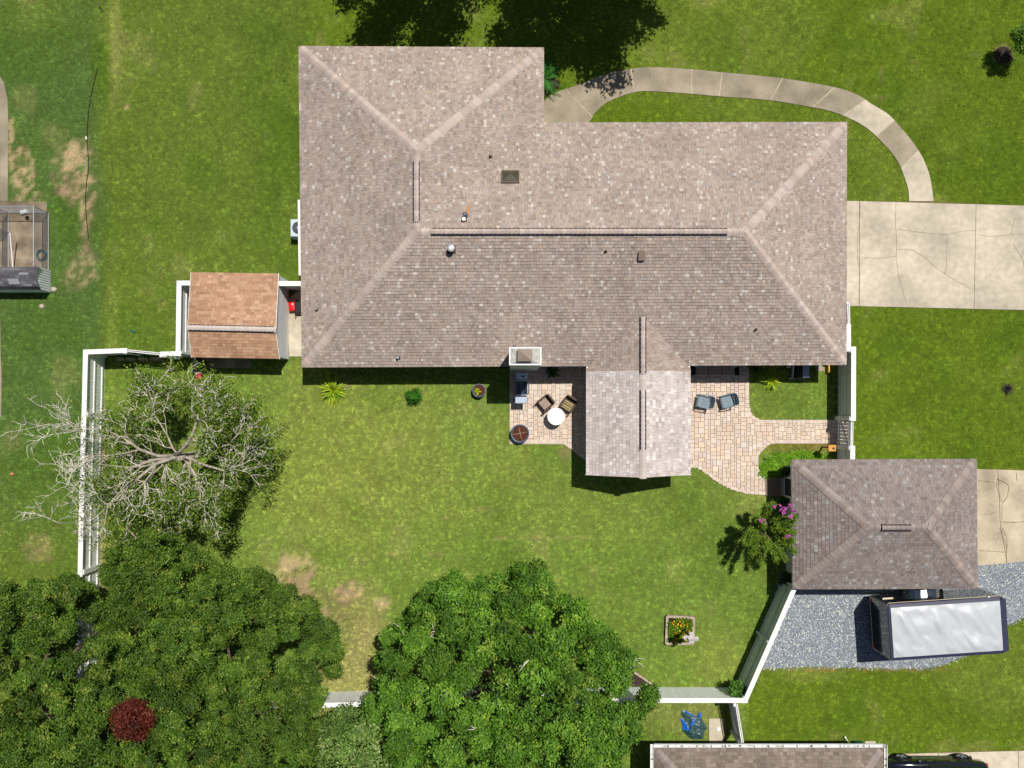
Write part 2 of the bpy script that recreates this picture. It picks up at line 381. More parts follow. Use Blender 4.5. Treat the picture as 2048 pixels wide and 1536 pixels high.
# ------------------------------------------------------------------ ground sheet
gx = np.concatenate([[-400,-200,-100,-60,-45,-36], np.arange(-32, 32.01, .2), [36,45,60,100,200,400]])
gy = np.concatenate([[-400,-200,-100,-50,-34,-26], np.arange(-22, 26.01, .2), [30,40,60,100,200,400]])
X, Y = np.meshgrid(gx, gy); nxg, nyg = len(gx), len(gy)
gz = np.where((np.abs(X) < 32) & (Y > -22) & (Y < 26), (vnoise(X, Y, .5, 9, 3)-.5)*.012, 0) - .006
gv = np.stack([X.ravel(), Y.ravel(), gz.ravel()], 1)
ii, jj = np.meshgrid(np.arange(nxg-1), np.arange(nyg-1)); a = (jj*nxg + ii).ravel()
gf = np.stack([a, a+1, a+1+nxg, a+nxg], 1)
gcol, gbare = lawn(gv[:,0]*41+NX, NY-gv[:,1]*41)
fac = np.where(gbare > .4, .92, .54)[:,None]
structure(np_obj('ground', gv, gf, MT['ground'], tint=gcol*fac, smooth=True))

# grass: real blades, in tufts spread over the lawn
tb = MB()
for k in range(16):
    a = random.uniform(0, 6.283); r = random.uniform(0, .11); b = random.uniform(0, 6.283); ln = random.uniform(.03, .06); hgt = random.uniform(.022, .05); wd = random.uniform(.006, .011)
    p = Vector((r*math.cos(a), r*math.sin(a), -.004)); d = Vector((math.cos(b), math.sin(b), 0)); q = Vector((-d.y, d.x, 0))
    tb.face([p - q*wd, p + q*wd, p + d*ln*.6 + q*wd*.7 + Vector((0,0,hgt*.8)), p + d*ln + Vector((0,0,hgt))])
tuft_me = mesh_from('grass_tuft', tb); tuft_me.materials.append(MT['grass'])
tuft = bpy.data.objects.new('grass_tuft', tuft_me)
sp = .125
X, Y = np.meshgrid(np.arange(-27, 27, sp), np.arange(-18.5, 21.5, sp)); X = X.ravel() + rng.uniform(-.055,.055,X.size); Y = Y.ravel() + rng.uniform(-.07,.07,Y.size)
keep = np.ones(len(X), bool)
bld = [PP([(640,160),(1080,160),(1080,290),(1640,290),(1640,725),(640,725)]), PP([(1570,935),(1885,935),(1885,1140),(1570,1140)]), PP([(425,580),(570,580),(570,705),(425,705)]), PP([(1310,1480),(1690,1480),(1690,1800),(1310,1800)]), PP([(1190,720),(1350,720),(1350,930),(1190,930)]), PP([(-40,548),(90,548),(90,580),(-40,580)]), bed_house]
for pl in paved + bld: keep &= ~inpoly(X, Y, pl)
keep &= ~((np.abs(X - P(1361,1258)[0]) < .6) & (np.abs(Y - P(1361,1258)[1]) < .6))
X = X[keep]; Y = Y[keep]
tc, tbare = lawn(X*41+NX, NY-Y*41)
k2 = rng.random(len(X)) > tbare*1.02; X = X[k2]; Y = Y[k2]; tc = tc[k2]
tc = tc*np.exp(np.clip(rng.normal(-.05,.32,(len(X),1)),-.8,.55))*(1 + rng.normal(0,.04,(len(X),3)))
gm = bpy.data.meshes.new('lawn_grass'); gm.vertices.add(len(X)); gm.vertices.foreach_set('co', np.stack([X,Y,np.zeros(len(X))],1).astype(np.float32).ravel())
at = gm.attributes.new('tint','FLOAT_COLOR','POINT'); at.data.foreach_set('color', np.hstack([tc*1.62, np.ones((len(X),1))]).astype(np.float32).ravel())
gm.update()
go = bpy.data.objects.new('lawn_grass', gm); COL.objects.link(go); go['kind'] = 'stuff'; go['label'] = 'short mown grass of the lawns around the house'; go['category'] = 'grass'
ng = bpy.data.node_groups.new('scatter', 'GeometryNodeTree')
ng.interface.new_socket('Geometry', in_out='INPUT', socket_type='NodeSocketGeometry'); ng.interface.new_socket('Geometry', in_out='OUTPUT', socket_type='NodeSocketGeometry')
gi = ng.nodes.new('NodeGroupInput'); gout = ng.nodes.new('NodeGroupOutput'); ip = ng.nodes.new('GeometryNodeInstanceOnPoints'); oi = ng.nodes.new('GeometryNodeObjectInfo')
oi.inputs['Object'].default_value = tuft
rv = ng.nodes.new('FunctionNodeRandomValue'); rv.data_type = 'FLOAT_VECTOR'; rv.inputs[0].default_value = (0,0,0); rv.inputs[1].default_value = (0,0,6.283)
rs = ng.nodes.new('FunctionNodeRandomValue'); rs.data_type = 'FLOAT'; rs.inputs[2].default_value = .65; rs.inputs[3].default_value = 1.15
ng.links.new(gi.outputs[0], ip.inputs['Points']); ng.links.new(oi.outputs['Geometry'], ip.inputs['Instance'])
ng.links.new(rv.outputs[0], ip.inputs['Rotation']); ng.links.new(rs.outputs[1], ip.inputs['Scale']); ng.links.new(ip.outputs[0], gout.inputs[0])
md = go.modifiers.new('scatter', 'NODES'); md.node_group = ng

# ------------------------------------------------------------------ concrete
def slab_piece(poly, parent, m, z1=.03, z0=-.05): return obj('slab', MB().prism(poly, z0, z1), m, parent)
def ribbon(pts, wd, z, jag=.012):
    mb = MB(); out = []
    P2 = [Vector((p[0], p[1], z)) for p in pts]
    fine = []
    for a, b in zip(P2[:-1], P2[1:]):
        n = max(1, int((b-a).length/.12))
        for k in range(n): fine.append(a.lerp(b, k/n) + Vector((random.uniform(-jag,jag), random.uniform(-jag,jag), 0)))
    fine.append(P2[-1])
    L = []; R = []
    for k, p in enumerate(fine):
        d = (fine[min(k+1,len(fine)-1)] - fine[max(k-1,0)]).normalized(); q = Vector((-d.y, d.x, 0)); w_ = wd*random.uniform(.35, 1)/2
        L.append(p + q*w_); R.append(p - q*w_)
    for k in range(len(fine)-1): mb.face([R[k], R[k+1], L[k+1], L[k]])
    return mb
walk = structure(obj('front_walkway', MB().prism(walk_poly, -.06, .006), MT['crack_tan']))
so_ = smooth_poly(walk_o, 10); si_ = smooth_poly(walk_i, 10); cuts = [0, 25, 50, 70, 80, 90, 100, 116, 135, 155, 180]
for a, b in zip(cuts[:-1], cuts[1:]):
    o_ = [Vector(q) for q in so_[a:b+1]]; i_ = [Vector(q) for q in si_[a:b+1]]
    mid = lambda k: (o_[k] + i_[k])/2
    dA = (mid(1)-mid(0)).normalized()*.012; dB = (mid(-1)-mid(-2)).normalized()*.012
    o_[0] += dA; i_[0] += dA; o_[-1] -= dB; i_[-1] -= dB
    slab_piece([tuple(q) for q in o_ + i_[::-1]], walk, MT['concrete'] if a not in (116,155) else MT['concrete_light'], .03, .002)
for a in cuts[1:-1]: obj('joint', ribbon([so_[a], si_[a]], .055, .033, .006), MT['crack_tan'], walk)
R8 = lambda l: PP([(1500 + x/3.737, 380 + y/3.737) for x, y in l])
drive = structure(obj('driveway', MB().prism(drive_poly, -.06, .004), MT['crack']))
dj = [1660, 1718.5, 1951.5, 2180, 2330]
dtop = lambda x: 401 + (x-1660)*.0272; dbot = lambda x: 611 + (x-1660)*.0235
for a, b in zip(dj[:-1], dj[1:]):
    sk = lambda x: -4 if x > 1900 and x < 2000 else 0
    slab_piece(PP([(a+.4, dtop(a)), (b-.4, dtop(b)), (b-.4+sk(b), dbot(b)), (a+.4+sk(a), dbot(a))]), drive, MT['concrete_light'])
for c_ in ([(818,85),(820,200),(805,320),(800,470),(815,600),(810,850)], [(1088,90),(1085,250),(1095,400),(1090,520),(1110,650),(1140,760),(1170,860)], [(1110,295),(1200,310),(1330,325),(1470,335),(1580,308),(1680,305)],
           [(820,530),(870,505),(960,512),(1090,495)], [(1100,443),(1210,448),(1300,505),(1400,590),(1450,625),(1540,680),(1650,740)], [(1470,335),(1468,450),(1465,580),(1450,625)],
           [(1700,335),(1800,350),(1945,335),(2048,330),(2300,350)], [(1975,210),(1950,330)], [(1960,400),(2040,530),(2048,600),(2100,700)]):
    obj('crack', ribbon(R8(c_), .02, .034), MT['crack'], drive)
gd = structure(obj('garage_driveway', MB().prism(gdrive_poly, -.06, .004), MT['crack']))
gz_ = lambda l: PP([(1940 + x/4.139, 930 + y/4.139) for x, y in l])
slab_piece(gz_([(-50,30),(225,38),(240,300),(245,500),(285,700),(300,815),(-50,840)]), gd, MT['concrete_warm'])
slab_piece(gz_([(228,38),(460,45),(1600,80),(1600,690),(460,795),(304,812),(289,700),(249,500),(244,300)]), gd, MT['concrete_warm'])
for c_, wd in (([(220,40),(200,150),(225,260),(240,400),(240,520),(200,620),(140,690)], .05), ([(240,520),(270,600),(300,680),(298,810)], .03), ([(215,118),(300,150),(320,190),(300,270),(270,310)], .04), ([(300,150),(380,135),(460,130),(700,140)], .05), ([(380,60),(382,130)], .03),
               ([(66,128),(200,145)], .03), ([(100,410),(160,408),(205,390)], .03), ([(250,470),(360,475),(447,470),(700,480)], .04), ([(70,705),(200,715),(285,720)], .025), ([(305,700),(447,695),(700,690)], .05), ([(210,160),(260,300),(262,450)], .025), ([(265,520),(300,600),(305,680)], .025)):
    obj('crack', ribbon(gz_(c_), wd, .034), MT['crack'] if wd < .045 else MT['crack_tan'], gd)
for (pl, nm, m) in ((kennel_poly, 'kennel_slab', 'concrete_dirty'), (npath_poly, 'neighbour_path', 'concrete'), (npath2_poly, 'neighbour_path', 'concrete'), (pad_poly, 'gate_pad', 'concrete_light'), (strip_poly, 'side_slab', 'concrete_light'), (step_poly, 'door_step', 'concrete'), (nstep_poly, 'door_step', 'concrete_light')):
    structure(obj(nm, MB().prism(pl, -.05, .03 if nm != 'kennel_slab' else .026), MT[m]))
cd = structure(obj('neighbour_driveway', MB().prism(cdrive_poly, -.06, .004), MT['crack']))
for a, b in ((1745,1876),(1876,2036),(2036,2330)):
    tp = lambda x: 1509 - (x-1745)*.0255
    slab_piece(PP([(a+.4,tp(a)),(b-.4,tp(b)),(b-.4,1800),(a+.4,1800)]), cd, MT['concrete_light'])
structure(obj('planting_bed', MB().prism(bed_house, -.02, .03), MT['mulch']))
# gravel
structure(obj('gravel_yard', MB().prism(gravel_poly, -.04, .006), MT['gravel_bed']))
xs = rng.uniform(12.2, 26.5, 42000); ys = rng.uniform(-12.6, -6.8, 42000)
ok = inpoly(xs, ys, gravel_poly) | ((seg_dist(xs, ys, gravel_poly) < .16*rng.random(len(xs))**2) & ~inpoly(xs, ys, gdrive_poly)); xs = xs[ok]; ys = ys[ok]; n = len(xs)
r = rng.uniform(.014, .036, n); th = rng.uniform(0, 6.283, n); base = np.stack([xs, ys, np.full(n, .008)], 1); vs = []
for k in range(5):
    an = th + k*2*np.pi/5; rr = r*rng.uniform(.7,1.3,n)
    vs.append(base + np.stack([rr*np.cos(an), rr*np.sin(an), np.zeros(n)], 1))
vs.append(base + np.stack([rng.normal(0,.006,n), rng.normal(0,.006,n), r*rng.uniform(.6,1.1,n)], 1))
V = np.stack(vs, 1).reshape(-1, 3); fi = np.arange(n)[:,None]*6
Fc = np.concatenate([np.stack([fi[:,0]+k, fi[:,0]+(k+1)%5, fi[:,0]+5], 1)[:,None] for k in range(5)], 1).reshape(-1,3)
pal = np.array([srgb(*c) for c in ((118,127,137),(146,154,162),(98,106,117),(174,180,184),(208,210,204),(222,216,190),(120,124,128),(72,80,92))])
pick = rng.choice(8, n, p=[.24,.22,.16,.14,.07,.04,.09,.04]); tin = np.repeat(pal[pick], 5, 0)
gs = np_obj('gravel_stones', V, Fc, MT['gravel_stone'], tint=tin, kind='stuff'); gs['label'] = 'loose blue grey gravel stones beside the garage'; gs['category'] = 'gravel'

# ------------------------------------------------------------------ pavers
def paver_mesh(wd, dp):
    return mesh_from('paver', MB().bbox((0,0,0), (wd-.014, dp-.014, .03), .006))
PM = {}
def lay_pavers(pl, parent, U, x0, y0, x1, y1, edges, limit=300):
    """random-sized modular stones on a U grid, then a soldier course along the curved edges"""
    nx_ = int((x1-x0)/U); ny_ = int((y1-y0)/U); occ = np.zeros((nx_, ny_), bool); pieces = []
    for j in range(ny_):
        for i in range(nx_):
            if occ[i,j]: continue
            opts = [(3,2),(2,2),(2,3),(3,3),(2,2),(3,2)]; random.shuffle(opts)
            for a, b in opts + [(2,1),(1,2),(1,1)]:
                if i+a <= nx_ and j+b <= ny_ and not occ[i:i+a, j:j+b].any():
                    occ[i:i+a, j:j+b] = True; pieces.append((x0+(i+a/2)*U, y0+(j+b/2)*U, a, b)); break
    cx = np.array([p[0] for p in pieces]); cy = np.array([p[1] for p in pieces])
    ins = inpoly(cx, cy, pl)
    cor = [inpoly(cx+sx*np.array([p[2] for p in pieces])*U*.45, cy+sy_*np.array([p[3] for p in pieces])*U*.45, pl) for sx in (-1,1) for sy_ in (-1,1)]
    full = ins & cor[0] & cor[1] & cor[2] & cor[3]; part = (ins | cor[0] | cor[1] | cor[2] | cor[3]) & ~full; cut = []
    for p, q in zip(pieces, part):
        if q: cut += [(p[0]+(i+.5-p[2]/2)*U, p[1]+(j+.5-p[3]/2)*U, 1, 1) for i in range(p[2]) for j in range(p[3])]
    pieces = [p for p, q in zip(pieces, full) if q]
    if cut:
        ci = inpoly(np.array([c[0] for c in cut]), np.array([c[1] for c in cut]), pl); pieces += [c for c, q in zip(cut, ci) if q]
    random.shuffle(pieces); stuff = MB(); cnt = 0
    pieces.sort(key=lambda p: -(p[2]*p[3]))
    for (x, y, a, b) in pieces:
        z = .02 + random.uniform(-.002, .002); rz = random.gauss(0, .006)
        if cnt < limit:
            if (a,b) not in PM: PM[(a,b)] = paver_mesh(a*U, b*U); PM[(a,b)].materials.append(MT['paver'])
            inst('paver', PM[(a,b)], Matrix.Translation((x,y,z)) @ Matrix.Rotation(rz, 4, 'Z'), parent); cnt += 1
        else:
            g = random.uniform(.9, 1.1); c = srgb(203,186,171)
            stuff.bbox((x,y,z), (a*U-.014, b*U-.014, .03), .006, rz, (c[0]*g, c[1]*g*random.uniform(.97,1.03), c[2]*g*random.uniform(.93,1.06)))
    for e in edges:
        pts = [Vector((q[0],q[1],0)) for q in smooth_poly(e, 8)]; cum = [0]
        for a, b in zip(pts[:-1], pts[1:]): cum.append(cum[-1] + (b-a).length)
        n_ = max(1, round(cum[-1]/.205))
        def at_(s_):
            s_ = min(max(s_, 0), cum[-1])
            for k in range(len(pts)-1):
                if s_ <= cum[k+1] + 1e-9: return pts[k].lerp(pts[k+1], (s_-cum[k])/max(1e-9, cum[k+1]-cum[k]))
            return pts[-1]
        for k in range(n_):
            A_, B_ = at_(k*cum[-1]/n_), at_((k+1)*cum[-1]/n_); d = B_-A_; q = (A_+B_)/2; nn = Vector((-d.y, d.x, 0)).normalized()
            s_ = 1 if inpoly(np.array([q.x+nn.x*.1]), np.array([q.y+nn.y*.1]), pl)[0] else -1
            c = srgb(203,186,172); g = random.uniform(.88, 1.1)
            q += nn*.075*s_
            stuff.bbox((q.x, q.y, .0245 + random.uniform(0,.001)), (d.length-.02, .145, .03), .006, math.atan2(d.y, d.x), (c[0]*g, c[1]*g, c[2]*g))
    if stuff.f: obj('paver_border', stuff, MT['paver_stuff'], parent, kind='stuff')
pl_ = structure(obj('dining_patio', MB().prism(patio_l, -.05, .006), MT['joint_sand']))
a = P(1019,945); b = P(1200,722)
lay_pavers(patio_l, pl_, .098, a.x, a.y, b.x, b.y, [PP([(1019,886),(1125,886)]), PP([(1125,887),(1143,899),(1165,917),(1185,932)])])
pr_ = structure(obj('lounge_patio', MB().prism(patio_r, -.05, .006), MT['joint_sand']))
a = P(1300,992); b = P(1700,722)
lay_pavers(patio_r, pr_, .098, a.x, a.y, b.x, b.y, [PP(curve1), PP([(1536,841),(1700,841)]), PP(curve2), PP(curve3), PP([(1550,886),(1700,886)])])

# ------------------------------------------------------------------ roofs
def clip_convex(pts, poly):
    """Sutherland-Hodgman, poly ccw"""
    out = pts
    for i in range(len(poly)):
        ax, ay = poly[i]; bx, by = poly[(i+1) % len(poly)]; ex, ey = bx-ax, by-ay
        inp = out; out = []
        if not inp: return out
        s_ = [ex*(q[1]-ay) - ey*(q[0]-ax) for q in inp]
        if min(s_) >= 0: out = inp; continue
        for k in range(len(inp)):
            p, q = inp[k-1], inp[k]; sp_, sq = s_[k-1], s_[k]
            if (sp_ < 0) != (sq < 0):
                t = sp_/(sp_-sq); out.append((p[0]+(q[0]-p[0])*t, p[1]+(q[1]-p[1])*t))
            if sq >= 0: out.append(q)
    return out
PAL_HOUSE = ([(160,145,136),(152,137,128),(167,152,143),(141,126,118),(171,159,152),(167,150,136),(192,185,178),(151,143,139)], [.25,.23,.17,.10,.10,.055,.035,.06])
PAL_PALE = ([(188,178,174),(180,170,166),(195,186,182),(168,156,151),(210,206,204),(200,192,188)], [.30,.26,.2,.08,.08,.08])
PAL_GAR = ([(135,124,121),(128,117,114),(142,131,127),(119,108,105),(139,135,134),(144,132,124),(160,157,155)], [.26,.24,.18,.12,.1,.06,.04])
PAL_SHED = ([(172,136,110),(164,127,102),(180,145,118),(152,117,94),(188,154,128)], [.32,.26,.2,.12,.1])
PAL_GREY = ([(96,94,98),(84,82,88),(110,110,114),(72,70,78),(130,132,136)], [.3,.3,.2,.14,.06])
PAL_NEI = ([(124,113,103),(116,104,95),(132,120,110),(108,96,88),(140,128,116)], [.32,.26,.2,.12,.1])
def shingles(name, parent, poly3, A, B, zfun, e, pal, tabw=(.09,.19), thick=.018, deck=True):
    """courses of real shingle tabs over one roof slope; poly3 = outline (x,y), A->B eave, roof lies on its left"""
    poly = [(q[0], q[1]) for q in poly3]
    ar = sum(poly[i][0]*poly[(i+1)%len(poly)][1] - poly[(i+1)%len(poly)][0]*poly[i][1] for i in range(len(poly)))
    if ar < 0: poly = poly[::-1]
    u = Vector((B[0]-A[0], B[1]-A[1])).normalized(); v = Vector((-u.y, u.x))
    cen = Vector((sum(q[0] for q in poly)/len(poly), sum(q[1] for q in poly)/len(poly)))
    if (cen - Vector(A[:2])).dot(v) < 0: v = -v
    O = Vector(A[:2]); us = [(Vector(q)-O).dot(u) for q in poly]; vs_ = [(Vector(q)-O).dot(v) for q in poly]
    u0, u1, v0, v1 = min(us), max(us), min(vs_), max(vs_)
    cols = [srgb(*c) for c in pal[0]]; mean_ = [sum(c[i]*q for c, q in zip(cols, pal[1]))/sum(pal[1]) for i in range(3)]; cols = [tuple(m_ + (x_-m_)*.8 for x_, m_ in zip(c, mean_)) for c in cols]; mb = MB(); r = 0; vv = v0 - .01
    W2 = lambda a, b: (O.x + u.x*a + v.x*b, O.y + u.y*a + v.y*b)
    while vv < v1:
        a = u0 - random.uniform(0, .3); last = 0
        while a < u1:
            wd = random.uniform(*tabw); c = random.choices(cols, pal[1])[0]; g = random.uniform(.93, 1.07); c = (c[0]*g, c[1]*g, c[2]*g)
            t = thick if random.random() < .55 else thick*.45
            q = [W2(a+.003, vv), W2(a+wd-.003, vv), W2(a+wd-.003, vv+e+.012), W2(a+.003, vv+e+.012)]
            if v.x*u.y - v.y*u.x > 0: q = q[::-1]
            cl = clip_convex(q, poly)
            if len(cl) >= 3:
                top = []
                for p in cl:
                    f = ((Vector(p)-O).dot(v) - vv)/e
                    top.append((p[0], p[1], zfun(*p) + t*(1-f) + .004))
                mb.face(top, c)
                if len(cl) == 4 and all(abs(x[0]-y[0]) + abs(x[1]-y[1]) < 1e-6 for x, y in zip(cl, q)):
                    n_ = 4; low = [(p[0], p[1], zfun(p[0],p[1]) - .004) for p in top]
                    for k in range(4):
                        k2 = (k+1) % 4; mb.face([low[k], low[k2], top[k2], top[k]], (c[0]*.55, c[1]*.55, c[2]*.55))
            a += wd
        vv += e; r += 1
    o = obj(name, mb, MT['shingle'], parent, kind='stuff')
    if deck:
        d = MB(); d.face([(p[0], p[1], zfun(*p) - .012) for p in poly]); obj('roof_deck', d, MT['roof_deck'], parent)
    return o
def zslope(A, B, C_, D, ze, zr):
    """height over eave A->B rising to ridge C(over A side)->D(over B side)"""
    A, B, C_, D = [Vector(q[:2]) for q in (A, B, C_, D)]; u = (B-A).normalized(); v = Vector((-u.y, u.x))
    if (C_-A).dot(v) < 0: v = -v
    dc, dd = (C_-A).dot(v), (D-A).dot(v); sc, sd = (C_-A).dot(u), (D-A).dot(u)
    def f(x, y):
        p = Vector((x, y)) - A; s_ = p.dot(u); k = 0 if abs(sd-sc) < 1e-6 else min(1, max(0, (s_-sc)/(sd-sc)))
        return ze + (zr-ze)*p.dot(v)/(dc*(1-k) + dd*k)
    return f
def cap_mesh(name, L, wd, drop, m):
    mb = MB(); h0, h1 = .028, .012
    ring = lambda x, h: [(x,-wd,-drop*wd+h-.012),(x,-wd*.5,-drop*wd*.42+h),(x,0,h+.006),(x,wd*.5,-drop*wd*.42+h),(x,wd,-drop*wd+h-.012),(x,wd,-drop*wd-.03),(x,0,-.03),(x,-wd,-drop*wd-.03)]
    mb.loft([ring(0,h0), ring(L,h1)]); me = mesh_from(name, mb); me.materials.append(m); return me
CAPS = {k: (cap_mesh('ridge_cap', .26, .19, .30, MT[m]), cap_mesh('ridge_cap', .26, .17, .42, MT[m]), cap_mesh('ridge_cap', .26, .15, .36, MT[m])) for k, m in (('house','hip_cap'), ('garage','hip_cap_dark'), ('pale','hip_cap_pale'))}
def caps(p0, p1, me, parent, step=.2, lift=.0, skip=.0):
    p0 = Vector(p0); p1 = Vector(p1); d = (p1-p0); L = d.length; x = d.normalized(); p0 = p0 + x*skip; L -= skip; y = Vector((0,0,1)).cross(x).normalized(); z = x.cross(y)
    R = Matrix((x, y, z)).transposed().to_4x4(); n = int(L/step)
    for k in range(n): inst('ridge_cap', me, Matrix.Translation(p0 + x*(k*L/n) + z*lift) @ R, parent)
def ridge_vent(p0, p1, parent, wd=.232, h=.07):
    p0 = Vector(p0); p1 = Vector(p1)
    obj('ridge_vent', MB().beam(p0 + Vector((0,0,h*.3)), p1 + Vector((0,0,h*.3)), wd+.05, h), MT['vent_black'], parent)

ZE, ZR = 2.15, 4.88
house = thing('ranch_house', 'large L-shaped house with a pinkish tan shingled hip roof, ridge vents and a chimney', 'house', tuple(P(1040,480)))
NW, NE, IN, ME_, SE, SW = [P(*q, ZE) for q in ((597,92),(1088,95),(1088,245),(1694,244),(1693,730),(603.5,735))]
AP, J, EA = P(833,300,ZR), P(833,463,ZR), P(1490,463,ZR)
J2 = J
fW = zslope(NW, SW, AP, J, ZE, ZR); fN = zslope(NW, NE, AP, AP, ZE, ZR); fEw = zslope(NE, IN, AP, J, ZE, ZR)
fMn = zslope(IN, ME_, J, EA, ZE, ZR); fE = zslope(ME_, SE, EA, EA, ZE, ZR); fS = zslope(SW, SE, J, EA, ZE, ZR)
e_ = .131
shingles('roof_shingles', house, [NW, SW, J, AP], NW, SW, fW, e_, PAL_HOUSE)
shingles('roof_shingles', house, [NW, NE, AP], NW, NE, fN, e_, PAL_HOUSE)
shingles('roof_shingles', house, [NE, IN, J, AP], NE, IN, fEw, e_, PAL_HOUSE)
shingles('roof_shingles', house, [IN, ME_, EA, J], IN, ME_, fMn, e_, PAL_HOUSE)
shingles('roof_shingles', house, [ME_, SE, EA], ME_, SE, fE, e_, PAL_HOUSE)
shingles('roof_shingles', house, [SW, SE, EA, J], SW, SE, fS, e_, PAL_HOUSE, thick=.03)
H_, RD_, NR_ = CAPS['house']
for a, b in ((NW, AP), (NE, AP), (ME_, EA), (SE, EA), (SW, J)): caps(a, b, H_, house, skip=.16)
v0, v1 = P(833,322,ZR), P(833,442,ZR); ridge_vent(v0, v1, house)
caps(AP, v0, RD_, house); caps(v0, v1, NR_, house, lift=.075); caps(v1, J, RD_, house)
v0, v1 = P(862,463,ZR), P(1453,463,ZR); ridge_vent(v0, v1, house)
caps(J, v0, RD_, house); caps(v0, v1, NR_, house, lift=.075); caps(v1, EA, RD_, house)
inset = lambda pts, d: pts
outl = [NW, NE, IN, ME_, SE, SW]
def shrink(poly, d):
    pts = [Vector(q[:2]) for q in poly]; n = len(pts)
    if sum(pts[i].x*pts[(i+1)%n].y - pts[(i+1)%n].x*pts[i].y for i in range(n)) < 0: pts = pts[::-1]
    out = []
    for i in range(n):
        a, b, c = pts[i-1], pts[i], pts[(i+1)%n]; d1 = (b-a).normalized(); d2 = (c-b).normalized()
        n1 = Vector((-d1.y, d1.x)); n2 = Vector((-d2.y, d2.x)); k = 1 + n1.dot(n2)
        out.append(tuple(b + (n1+n2)*d/max(k,.2)))
    return out
obj('soffit', MB().prism(shrink(outl, .02), 2.0, 2.125), MT['white_paint'], house)
obj('wall', MB().prism(shrink(outl, .42), 0, 2.0), MT['brick_wall'], house)
# west gutter
obj('gutter', MB().beam(P(598.3,400,2.09), P(600.2,551,2.09), .11, .1), MT['white_paint'], house)
# sunroom wing with a lower gable
ZG = 3.19
gSW, gSE, gNW, gNE = P(1172,950,ZE), P(1381,949,ZE), P(1172,738,ZE), P(1381,738,ZE)
gR1 = P(1286,955.5,ZG); gR0 = P(1286,630,ZG)
fGw = zslope(gNW, gSW, gR0, gR1, ZE, ZG); fGe = zslope(gNE, gSE, gR0, gR1, ZE, ZG)
split = lambda x: P(1276,742,2.7).y
sy = P(1276,742,2.6).y
mW, mE, mR = Vector((gSW.x, sy, 0)), Vector((gSE.x, sy, 0)), Vector((gR0.x, sy, 0))
LIFT = .02
shingles('roof_shingles', house, [gNW, mW, mR, gR0], gNW, gSW, lambda x, y: fGw(x,y)+LIFT, e_, PAL_HOUSE)
shingles('roof_shingles', house, [gNE, mE, mR, gR0], gNE, gSE, lambda x, y: fGe(x,y)+LIFT, e_, PAL_HOUSE)
shingles('porch_shingles', house, [mW, gSW, gR1, mR], gNW, gSW, lambda x, y: fGw(x,y)+LIFT, e_*1.12, PAL_PALE, (.11,.22))
shingles('porch_shingles', house, [mE, gSE, gR1, mR], gNE, gSE, lambda x, y: fGe(x,y)+LIFT, e_*1.12, PAL_PALE, (.11,.22))
v0, v1 = P(1286,634,ZG+.02), P(1286,746,ZG+.02); ridge_vent(v0, v1, house, .232); caps(gR0, v0, NR_, house); caps(v0, v1, NR_, house, lift=.07)
PH, PR_, PN = CAPS['pale']
v2, v3 = P(1286,780,ZG+.02), P(1286,899,ZG+.02); ridge_vent(v2, v3, house, .232, .05); caps(v1, v2, PN, house, lift=.01); caps(v2, v3, PN, house, lift=.05); caps(v3, gR1+Vector((0,0,.02)), PN, house, lift=.01)
pw = [(gSW.x+.4, gSW.y+.35), (gSE.x-.4, gSE.y+.35), (gSE.x-.4, gNE.y+.5), (gSW.x+.4, gNE.y+.5)]
obj('wall', MB().prism(pw, 0, 2.05), MT['siding'], house)
gb = MB(); gb.prism([(gSW.x+.02,gSW.y+.02),(gSE.x-.02,gSE.y+.02),(gSE.x-.02,gNE.y+.3),(gSW.x+.02,gNE.y+.3)], 2.0, 2.13); obj('soffit', gb, MT['white_paint'], house)
gp = MB(); gp.loft([[(gSW.x+.1,gSW.y+y_,2.13),(gSE.x-.1,gSW.y+y_,2.13),(gR1.x,gSW.y+y_,ZG-.05)] for y_ in (.3,.36)]); obj('gable', gp, MT['siding'], house)
gp = MB(); gp.beam((gSW.x,gSW.y+.02,ZE-.05),(gR1.x,gSW.y+.02,ZG-.06),.04,.14); gp.beam((gR1.x,gSW.y+.02,ZG-.06),(gSE.x,gSW.y+.02,ZE-.05),.04,.14); obj('barge_board', gp, MT['white_paint'], house)
# chimney
ch = [tuple(P(x,y)[:2]) for x, y in ((1020,741),(1075,741),(1075,711),(1020,711))]
chim = obj('chimney', MB().prism(ch, 0, 4.62), MT['chimney_stucco'], house)
cx, cy = (ch[0][0]+ch[1][0])/2, (ch[0][1]+ch[2][1])/2; cw, cdp = ch[1][0]-ch[0][0], ch[2][1]-ch[0][1]
obj('chimney_rim', MB().box((cx,cy,4.66), (cw+.05,cdp+.05,.08)), MT['white_paint'], chim)
cr = MB(); cr.loft([[(cx+sx*cw*.48,cy+sy_*cdp*.46,4.702) for sx,sy_ in ((-1,-1),(1,-1),(1,1),(-1,1))], [(cx+sx*.38,cy+sy_*.22,4.76) for sx,sy_ in ((-1,-1),(1,-1),(1,1),(-1,1))]]); obj('chimney_crown', cr, MT['chimney_crown'], chim)
cc = MB(); x_, y_ = cx-.02, cy+.02; rg = lambda w_, d_, z_: [(x_-w_,y_-d_,z_),(x_+w_,y_-d_,z_),(x_+w_,y_+d_,z_),(x_-w_,y_+d_,z_)]
cc.loft([rg(.32,.26,4.93), rg(.32,.26,4.96), rg(.02,.02,5.03)]); obj('chimney_cap', cc, MT['metal_brown'], chim)
cc = MB(); cc.loft([rg(.26,.2,4.72), rg(.26,.2,4.93)]); obj('chimney_flue', cc, MT['black_matt'], chim)
